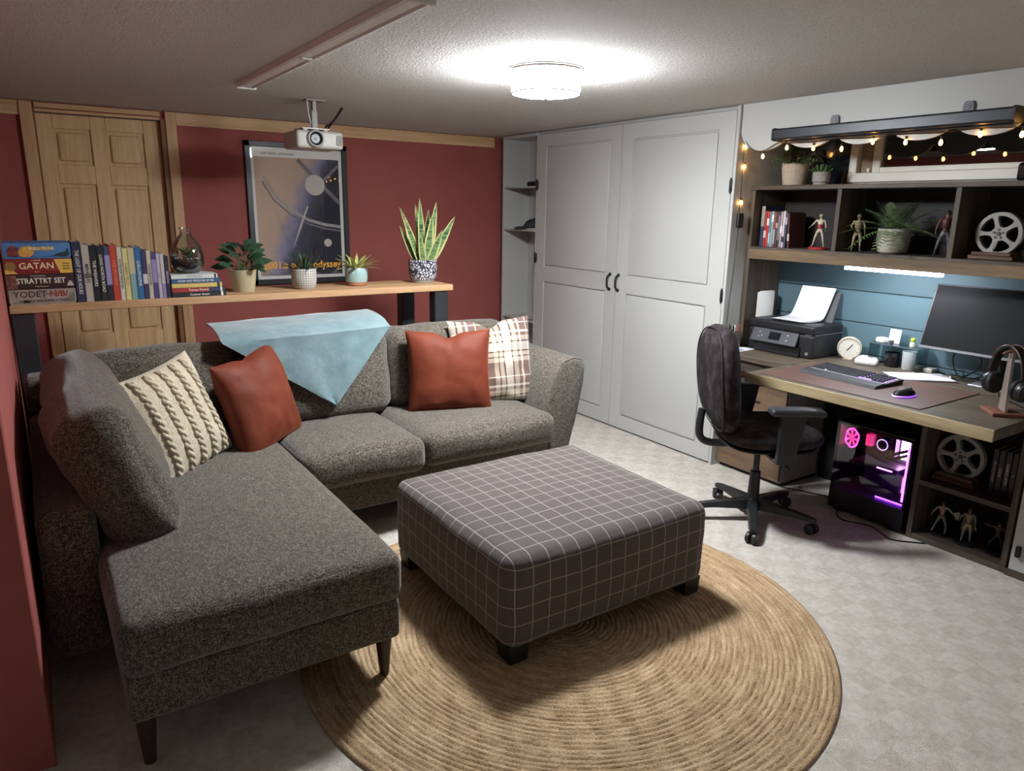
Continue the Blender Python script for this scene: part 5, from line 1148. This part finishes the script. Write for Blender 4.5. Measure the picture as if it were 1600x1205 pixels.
# clipboard
Mcl = T(3.70, 1.80, DZ+.001) @ RZ(-40); Cl = thing('clipboard', 'clipboard with printed forms behind the keyboard', 'clipboard', (3.70, 1.80, DZ+.0005))
b = B(); box(b, -.15, .15, -.09, .09, 0, .004, .001, 1, M=Mcl); obj('board', b, mat('clip_board_grey', '55555a', .5), Cl)
b = B(); box(b, -.148, .135, -.085, .085, .0042, .0065, M=Mcl); obj('sheets', b, PAPER, Cl)
for i, (x0_, x1_, y0_, y1_) in enumerate([(-.12, -.03, .03, .06), (-.12, -.04, -.02, .02), (-.02, .05, .02, .065), (-.02, .04, -.06, 0), (.06, .11, -.06, .06), (-.12, -.04, -.07, -.04)]):
    for k in range(4):
        b = B(); yk = y0_+(y1_-y0_)*k/4; box(b, x0_, x1_-.008*(k % 2), yk, yk+.0022, .0066, .0069, M=Mcl); obj('printed_line', b, mat('print_grey', '8a8d98', .8), Cl)
b = B(); box(b, .128, .148, -.035, .035, .0066, .016, .003, 1, M=Mcl); cyl(b, Mcl @ Vector((.138, -.03, .018)), Mcl @ Vector((.138, .03, .018)), .006, n=12); obj('clip', b, CHROME, Cl, smooth=40)
# desk mat, keyboard, mouse
b = B(); box(b, 3.07, 3.60, 1.472, 2.285, DZ+.0008, DZ+.0042, .0012, 1); tag(obj('desk_mat', b, mat('brown_leather_mat', '5a4038', .5, col2='644840', vs=6, bump=.1, bs=400)), 'brown leather desk mat under the keyboard and mouse', 'desk mat')
KZ = DZ+.0043
Kb = thing('keyboard', 'black backlit keyboard with wrist rest on the brown mat', 'keyboard', (3.375, 1.975, KZ), math.radians(-4))
Mk = RM[Kb.name]
b = B(); prism(b, [(-.045, .001), (.095, .001), (.095, .026), (-.045, .016)], 'y', -.215, .215, M=Mk); obj('case', b, BLACK_P, Kb)
b = B(); prism(b, [(-.125, .001), (-.047, .001), (-.047, .018), (-.060, .020), (-.115, .013)], 'y', -.215, .215, M=Mk); obj('wrist_rest', b, mat('wrist_grey', '2e2e34', .6), Kb)
b = B(); kw = .019
for r in range(6):
    cs_ = [(.205-kw*(q+.5)) for q in range(15)] + [(.205-kw*15-.010-kw*(q+.5)) for q in range(3 if r > 0 else 3)] + [(.205-kw*18-.016-kw*(q+.5)) for q in range(2)]
    if r == 0: cs_ = [.19, .165, .14]+[-.145, -.165, -.185]; 
    for q, yk in enumerate(cs_):
        xk = -.034+.0215*r; zk = .016+.010*(xk+.045)/.14
        box(b, xk-.0078, xk+.0078, yk-.0078, yk+.0078, zk, zk+.008, .0015, 1, M=Mk)
    if r == 0: box(b, -.034-.0078, -.034+.0078, -.06, .11, .017, .025, .0015, 1, M=Mk)
o = obj('keycaps', b, mat('keycap_black', '202028', .5), Kb); o['kind'] = 'stuff'
b = B()
for r in range(6):
    xk = -.034+.0215*r; zk = .016+.010*(xk+.045)/.14; box(b, xk-.0105, xk-.0088, -.20, .20, zk-.001, zk+.0012, M=Mk)
o = obj('backlight_white', b, emis('key_glow_white', 'dfe8ff', .25), Kb)
b = B()
for r in range(6):
    xk = -.034+.0215*r; zk = .016+.010*(xk+.045)/.14; box(b, xk-.0106, xk-.0087, -.205, -.04, zk-.001, zk+.0016, M=Mk)
obj('backlight_purple', b, emis('key_glow_purple', '9a3ad0', .45), Kb)
Ms = thing('mouse', 'black mouse with purple glowing rim on the brown mat', 'mouse', (3.235, 1.63, KZ), math.radians(-12))
b = B(); sph(b, (0, 0, .006), 1, (.060, .034, .034), 24, 14); bmesh.ops.bisect_plane(b, geom=b.verts[:]+b.edges[:]+b.faces[:], plane_co=(0, 0, .0015), plane_no=(0, 0, 1), clear_inner=True); obj('shell', b, BLACK_P, Ms, False, 60)
b = B(); tube(b, [(.0595*math.cos(a_), .0340*math.sin(a_), .0045) for a_ in [2*PI*i/28 for i in range(28)]], .0035, 6, closed=True); obj('light_rim', b, emis('mouse_glow', '7a2ad8', .5), Ms, False, 60)
b = B(); cyl(b, (.032, -.004, .031), (.032, .004, .031), .008, n=14); obj('scroll_wheel', b, GREY_P, Ms, False, 40)
# monitor
Mo = thing('monitor', 'wide black monitor tilted back on the worktop', 'monitor', (3.79, 1.50, DZ)); Mm = T(3.755, 1.51, .905) @ RY(17)
b = B(); box(b, -.006, .014, -.345, .345, 0, .335, .003, 1, M=Mm); obj('shell', b, mat('monitor_black', '101012', .4), Mo)
b = B(); box(b, -.0072, -.0058, -.338, .338, .014, .328, M=Mm); obj('screen', b, mat('screen_matt', '101012', .5, spec=.08), Mo)
b = B(); box(b, -.0078, -.0058, -.345, .345, .0005, .0115, M=Mm); obj('bezel', b, mat('bezel_grey', '3a3b40', .35, .4), Mo)
b = B(); tube(b, smoothpts([(3.83, 1.50, DZ+.012), (3.835, 1.50, DZ+.10), (3.832, 1.50, DZ+.22), (3.815, 1.50, DZ+.26)], 5), .02, 12); obj('stand_neck', b, BLACK_P, Mo, smooth=50)
b = B(); box(b, 3.72, 3.885, 1.375, 1.585, DZ+.0005, DZ+.012, .003, 1); obj('stand_base', b, mat('stand_grey', '8f9096', .35, .5), Mo)
for (p, nm) in ((smoothpts([(3.84, 1.70, .94), (3.86, 1.73, .86), (3.86, 1.70, .78), (3.85, 1.65, DZ+.006), (3.84, 1.61, DZ+.006)], 6), 'video_cable'), (smoothpts([(3.85, 1.62, .93), (3.87, 1.60, .84), (3.88, 1.66, DZ+.02), (3.885, 1.70, DZ+.007)], 6), 'power_cable')):
    b = B(); tube(b, p, .004, 6); tag(obj(nm, b, BLACK_P, smooth=60), 'black cable looping down behind the monitor' if nm[0] == 'v' else 'black cable hanging straight behind the monitor', 'cable')
# headphones on stand
Hp = thing('headphone_stand', 'light metal headphone stand with wooden base at the desk corner', 'headphone stand', (3.315, 1.262, DZ), math.radians(45)); Mh = RM[Hp.name]
RWD = wood('rosewood', '5a342c', '74483c', '875646', 'x', 1.5)
b = B(); box(b, -.062, .062, -.060, .060, .0006, .016, .002, 1, M=Mh); obj('base', b, RWD, Hp)
b = B(); prism(b, [(-.040, .0165), (.034, .0165), (.022, .262), (-.018, .262)], 'y', -.005, .005, M=Mh @ RZ(-5)); obj('upright', b, mat('pale_metal', '9c8d84', .4, .3), Hp)
b = B(); tube(b, [Mh @ Vector((-.002, .032*math.cos(a_), .2565+.012*math.sin(a_)-.004)) for a_ in [PI*i/10 for i in range(11)]], .006, 8); obj('saddle', b, RWD, Hp, smooth=60)
Hd = thing('headphones', 'black over-ear headphones hanging on the stand', 'headphones', (3.315, 1.262, DZ+.02), math.radians(60)); Mq = RM[Hd.name]
band = [(.086*math.cos(a_), 0, .145+.118*math.sin(a_)) for a_ in [PI*i/20 for i in range(21)]]
b = B(); rr = []
for i, (x_, _, z_) in enumerate(band):
    t = Vector((x_, 0, z_-.145)).normalized(); c_ = Vector((x_, 0, z_)); rr.append([b.verts.new(Mq @ (c_+t*p_+Vector((0, q_, 0)))) for p_, q_ in ((0, -.017), (.008, -.015), (.008, .015), (0, .017))])
ring_faces(b, rr); obj('headband', b, BLACK_P, Hd, smooth=50)
b = B(); tube(b, [Mq @ (Vector((x_*1.09, -.019, .145+(z_-.145)*1.07))) for x_, _, z_ in band], .0025, 6); tube(b, [Mq @ (Vector((x_*1.09, .019, .145+(z_-.145)*1.07))) for x_, _, z_ in band], .0025, 6); obj('outer_rails', b, mat('copper_brown', '6b4a40', .4, .5), Hd, smooth=60)
for s in (-1, 1):
    Mx = Mq @ T(s*.078, 0, .098) @ RY(s*(90+6))
    b = B(); lathe(b, [(.0, .0), (.036, .0), (.043, .006), (.044, .018), (.041, .026), (.03, .028), (.0, .028)], 28, M=Mx @ Matrix.Diagonal((1, .88, 1, 1))); cp = obj('ear_cup', b, mat('cup_black', '19191c', .35), Hd, smooth=40)
    b = B(); lathe(b, [(.020, -.022), (.040, -.022), (.045, -.014), (.045, -.004), (.040, -.0005), (.018, -.0005)], 28, M=Mx @ Matrix.Diagonal((1, .88, 1, 1))); obj('ear_pad', b, mat('pad_black', '0e0e10', .7), Hd, smooth=60)
    b = B(); tube(b, [Mx @ Vector((.036*math.cos(a_), .032*math.sin(a_), .0285)) for a_ in [2*PI*i/28 for i in range(28)]], .0015, 6, closed=True); obj('trim_ring', b, mat('trim_grey', '6c6c72', .3, .6), cp, smooth=60)
b = B(); tube(b, smoothpts([Mq @ Vector((.075, -.03, .058)), Mq @ Vector((.07, -.045, .03)), (3.40, 1.20, DZ+.02), (3.44, 1.22, DZ+.006), (3.47, 1.19, DZ+.006)], 6), .0025, 6); obj('cord', b, BLACK_P, Hd, smooth=60)
# ---------------------------------------------------------------- computer tower
Tw = thing('computer_tower', 'black computer tower with glass side and pink lighting under the desk', 'computer', (3.59, 1.87, 0))
TX0, TX1, TY0, TY1, TZ1 = 3.485, 3.705, 1.672, 2.075, .50
CASE = mat('case_black', '0b0b0d', .35)
part('feet', BLACK_P, Tw, (3.50, 3.53, 1.70, 1.76, 0, .015), (3.50, 3.53, 1.99, 2.05, 0, .015), (3.66, 3.69, 1.70, 1.76, 0, .015), (3.66, 3.69, 1.99, 2.05, 0, .015))
part('case_shell', CASE, Tw, (TX0, TX1, TY0, TY1, .0155, .022), (TX0, TX1, TY0, TY1, TZ1-.02, TZ1), (TX1-.006, TX1, TY0, TY1, .022, TZ1-.02), (TX0, TX1-.006, TY1-.018, TY1, .022, TZ1-.02), (TX0, TX1-.006, TY0, TY0+.012, .022, TZ1-.02))
part('psu_shroud', mat('shroud_grey', '5e5866', .4), Tw, (TX0+.004, TX1-.006, TY0+.012, TY1-.018, .022, .125))
part('lower_side_panel', mat('case_satin', '121216', .3), Tw, (TX0-.003, TX0+.003, TY0, TY1, .022, .128))
part('side_glass', glass('smoked_glass', 'd4d0d8', .04), Tw, (TX0-.003, TX0, TY0+.002, TY1-.002, .129, TZ1-.006))
part('motherboard', mat('board_dark', '2c2a34', .6, col2='45424f', vs=40), Tw, (TX1-.03, TX1-.022, TY0+.04, TY1-.07, .14, TZ1-.03))
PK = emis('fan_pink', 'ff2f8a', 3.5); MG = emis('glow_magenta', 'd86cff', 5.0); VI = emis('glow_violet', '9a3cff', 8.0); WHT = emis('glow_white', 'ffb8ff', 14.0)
fc = Vector((3.545, 2.022, .405)); b = B(); tube(b, [fc+Vector((.004*math.sin(i), .030*math.cos(2*PI*i/32)*1.2, .044*math.sin(2*PI*i/32)*1.15)) for i in range(32)], .004, 6, closed=True); obj('fan_ring', b, PK, Tw, smooth=60)
b = B()
for k in range(7):
    a_ = 2*PI*k/7; prism(b, [(-.004, .006), (.004, .006), (.014, .042), (-.002, .044)], 'x', fc.x-.001, fc.x+.001, M=T(*fc) @ Matrix.Diagonal((1, .8, 1, 1)) @ Matrix.Rotation(a_, 4, 'X') @ T(-fc.x, 0, 0))
cyl(b, fc+Vector((-.002, 0, 0)), fc+Vector((.004, 0, 0)), .010, n=16); obj('fan_blades', b, emis('fan_blade_pink', 'e0206a', 1.6), Tw)
part('drive_box', emis('drive_red', 'a01038', .8), Tw, (3.58, 3.62, 1.935, 1.965, .375, .435))
cc = Vector((3.60, 1.885, .395)); b = B(); cyl(b, cc, cc+Vector((.07, 0, 0)), .034, n=24); obj('cooler_block', b, mat('cooler_dark', '25252c', .4), Tw, smooth=40)
b = B(); tube(b, [cc+Vector((-.002, .028*math.cos(2*PI*i/28), .028*math.sin(2*PI*i/28))) for i in range(28)], .0022, 6, closed=True); obj('cooler_ring', b, emis('ring_lilac', 'b9a0e0', 1.5), Tw, smooth=60)
b = B(); tube(b, smoothpts([cc+Vector((.01, -.02, -.02)), (3.585, 1.84, .35), (3.58, 1.79, .38), (3.58, 1.735, .41)], 5), .008, 8); tube(b, smoothpts([cc+Vector((.01, -.005, -.03)), (3.585, 1.84, .335), (3.58, 1.79, .355), (3.58, 1.735, .385)], 5), .008, 8); obj('cooling_hoses', b, BLACK_P, Tw, smooth=60)
part('memory_light', WHT, Tw, (3.655, 3.66, 1.775, 1.815, .33, .455))
part('memory_sticks', BLACK_P, Tw, (3.61, 3.65, 1.822, 1.828, .345, .445), (3.61, 3.65, 1.835, 1.841, .345, .445))
part('graphics_card', mat('gpu_grey', '3a343e', .4), Tw, (3.53, 3.66, 1.75, 1.99, .27, .305), bev=.004); part('graphics_card_light', MG, Tw, (3.527, 3.53, 1.78, 1.86, .29, .296))
part('front_light_bar', VI, Tw, (3.51, 3.515, 1.700, 1.708, .16, .45)); part('shroud_glow_strip', VI, Tw, (3.55, 3.555, 1.72, 1.86, .1265, .130)); part('warm_strip', emis('strip_coral', 'ff4a60', 2.5), Tw, (3.53, 3.535, 1.716, 1.724, .20, .28))  # violet strip on the shroud added for the purple light reflected there
b = B(); tube(b, smoothpts([(3.66, 1.69, .504), (3.60, 1.70, .512), (3.55, 1.72, .516), (3.52, 1.77, .508), (3.55, 1.80, .504)], 6), .003, 6); tag(obj('headset_cable', b, GREY_P, smooth=60), 'thin grey cable lying on top of the computer tower', 'cable')
for nm, lab, p in (('floor_cable', 'black cable curling over the carpet in front of the tower', [(3.50, 2.02, .004), (3.44, 1.99, .004), (3.40, 1.93, .004), (3.43, 1.86, .004), (3.45, 1.80, .004), (3.40, 1.70, .004), (3.39, 1.66, .004), (3.44, 1.60, .004), (3.49, 1.55, .004)]), ('floor_cable', 'black cable running from the drawer cabinet to the tower', [(3.52, 2.40, .004), (3.55, 2.33, .004), (3.60, 2.22, .004), (3.63, 2.13, .004), (3.60, 2.085, .004), (3.57, 2.10, .02), (3.58, 2.14, .004)])):
    b = B(); tube(b, smoothpts(p, 8), .0035, 6); tag(obj(nm, b, BLACK_P, smooth=60), lab, 'cable')
# ---------------------------------------------------------------- office chair
def m_chair():
    n = N('mottled_chair_fabric'); n.set(.85, 0, .15, 0); v = n.mp(); a = n.noise(v, 14, 5, .65); b_ = n.noise(v, 300, 2)
    n.base(n.ramp(a, [(.32, rgb('151214')), (.5, rgb('282224')), (.66, rgb('41383a'))])); n.bump(b_, .3, .002); return n.m
CF = m_chair(); CB = mat('chair_black', '17181b', .5, bump=.05, bs=400); CA = mat('arm_pad_black', '2a2b2f', .45)
Ch = thing('office_chair', 'mottled dark office chair with black arms at the desk', 'office chair', (3.0, 2.20, 0), math.radians(-31))
b = B(); cyl(b, (0, 0, .062), (0, 0, .125), .036, .032, 20, bev=.004); obj('base_hub', b, CB, Ch, False, 40)
for k in range(5):
    a_ = math.radians(34+72*k); d = Vector((math.cos(a_), math.sin(a_), 0)); s_ = Vector((-d.y, d.x, 0)); b = B()
    st = [(.02, .030, .118, .066), (.10, .026, .112, .070), (.20, .022, .100, .072), (.29, .019, .088, .066), (.318, .012, .082, .066)]
    ring_faces(b, [[b.verts.new(d*r+s_*w_*q+Vector((0, 0, z_))) for q, z_ in ((-1, zb), (-.8, zt), (.8, zt), (1, zb))] for r, w_, zt, zb in st]); lg = obj('base_leg', b, CB, Ch, False, 35)
    b = B(); c_ = d*.30; ax = Vector((math.cos(a_+1.1), math.sin(a_+1.1), 0))
    for q in (-1, 1): cyl(b, c_+ax*q*.006+Vector((0, 0, .0285)), c_+ax*q*.026+Vector((0, 0, .0285)), .028, n=20, bev=.003)
    cyl(b, c_+Vector((0, 0, .0285)), c_+Vector((0, 0, .07)), .008, n=10); obj('caster', b, CB, lg, False, 40)
b = B(); cyl(b, (0, 0, .12), (0, 0, .27), .030, .026, 20, bev=.003); obj('column_sleeve', b, CB, Ch, False, 40)
b = B(); cyl(b, (0, 0, .26), (0, 0, .405), .016, n=16); obj('gas_piston', b, mat('dark_steel', '3a3a3e', .3, .8), Ch, False, 40)
b = B(); box(b, -.10, .10, -.075, .075, .40, .435, .006, 2); tube(b, smoothpts([(.04, -.07, .41), (.05, -.16, .40), (.06, -.20, .37), (.075, -.22, .355)], 5), .006, 8); obj('mechanism', b, CB, Ch, False, 50)
b = B(); pad(b, .50, .50, .105, 3.2, 5, 26, M=T(.03, 0, .488) @ RX(90)); obj('seat', b, CF, Ch, False, 60)
b = B(); pad(b, .46, .46, .03, 3.2, 8, 20, M=T(.03, 0, .437) @ RX(90)); obj('seat_pan', b, CB, Ch, False, 60)
b = B(); pad(b, .44, .54, .135, 2.7, 4, 28)
for v in b.verts: v.co.y += .35*v.co.x**2*1.2 - .16*(v.co.z-.02)**2*1.0 + .10*(v.co.z)
for v in b.verts: v.co = Vector((-v.co.y-.225, v.co.x, v.co.z+.755))
obj('backrest', b, CF, Ch, False, 60)
b = B(); pts = []
for i in range(60):
    a_ = 2*PI*i/60; ca, sa = math.cos(a_), math.sin(a_); R_ = (abs(ca)**2.7+abs(sa)**2.7)**(-1/2.7); x_, z_ = R_*ca*.202, R_*sa*.256; y_ = .038+.42*x_**2-.16*(z_-.02)**2+.10*z_
    pts.append((-y_-.225-.002, x_, z_+.755))
tube(b, pts, .004, 6, closed=True); obj('piping', b, mat('chair_piping', '1c181b', .6), Ch, False, 60)
b = B(); tube(b, smoothpts([(-.02, 0, .418), (-.16, 0, .418), (-.26, 0, .425), (-.305, 0, .455), (-.312, 0, .52), (-.305, 0, .60)], 6), .019, 10, flat=1.0); obj('back_bar', b, CB, Ch, False, 60)
for s in (-1, 1):
    b = B(); softbox(b, (.045, s*.295, .667), (.255, .08, .034), .015, (0, 0, .004), 6, M=RZ(s*3))
    for v in b.verts: v.co.z -= .9*max(0, v.co.x-.10)**2*1.2
    ar = obj('armrest', b, CA, Ch, False, 60)
    b = B(); rings = [[b.verts.new((cx_+q*w_, s*(yy_)+p_*.014, z_)) for q, p_ in ((-1, -1), (1, -1), (1, 1), (-1, 1))] for cx_, w_, yy_, z_ in ((.03, .062, .295, .652), (.028, .056, .295, .60), (.018, .046, .292, .50), (.015, .044, .288, .415))]
    ring_faces(b, rings); box(b, -.03, .06, min(s*.06, s*.30), max(s*.06, s*.30), .408, .424, .003, 1); obj('arm_post', b, CB, ar, False, 40)
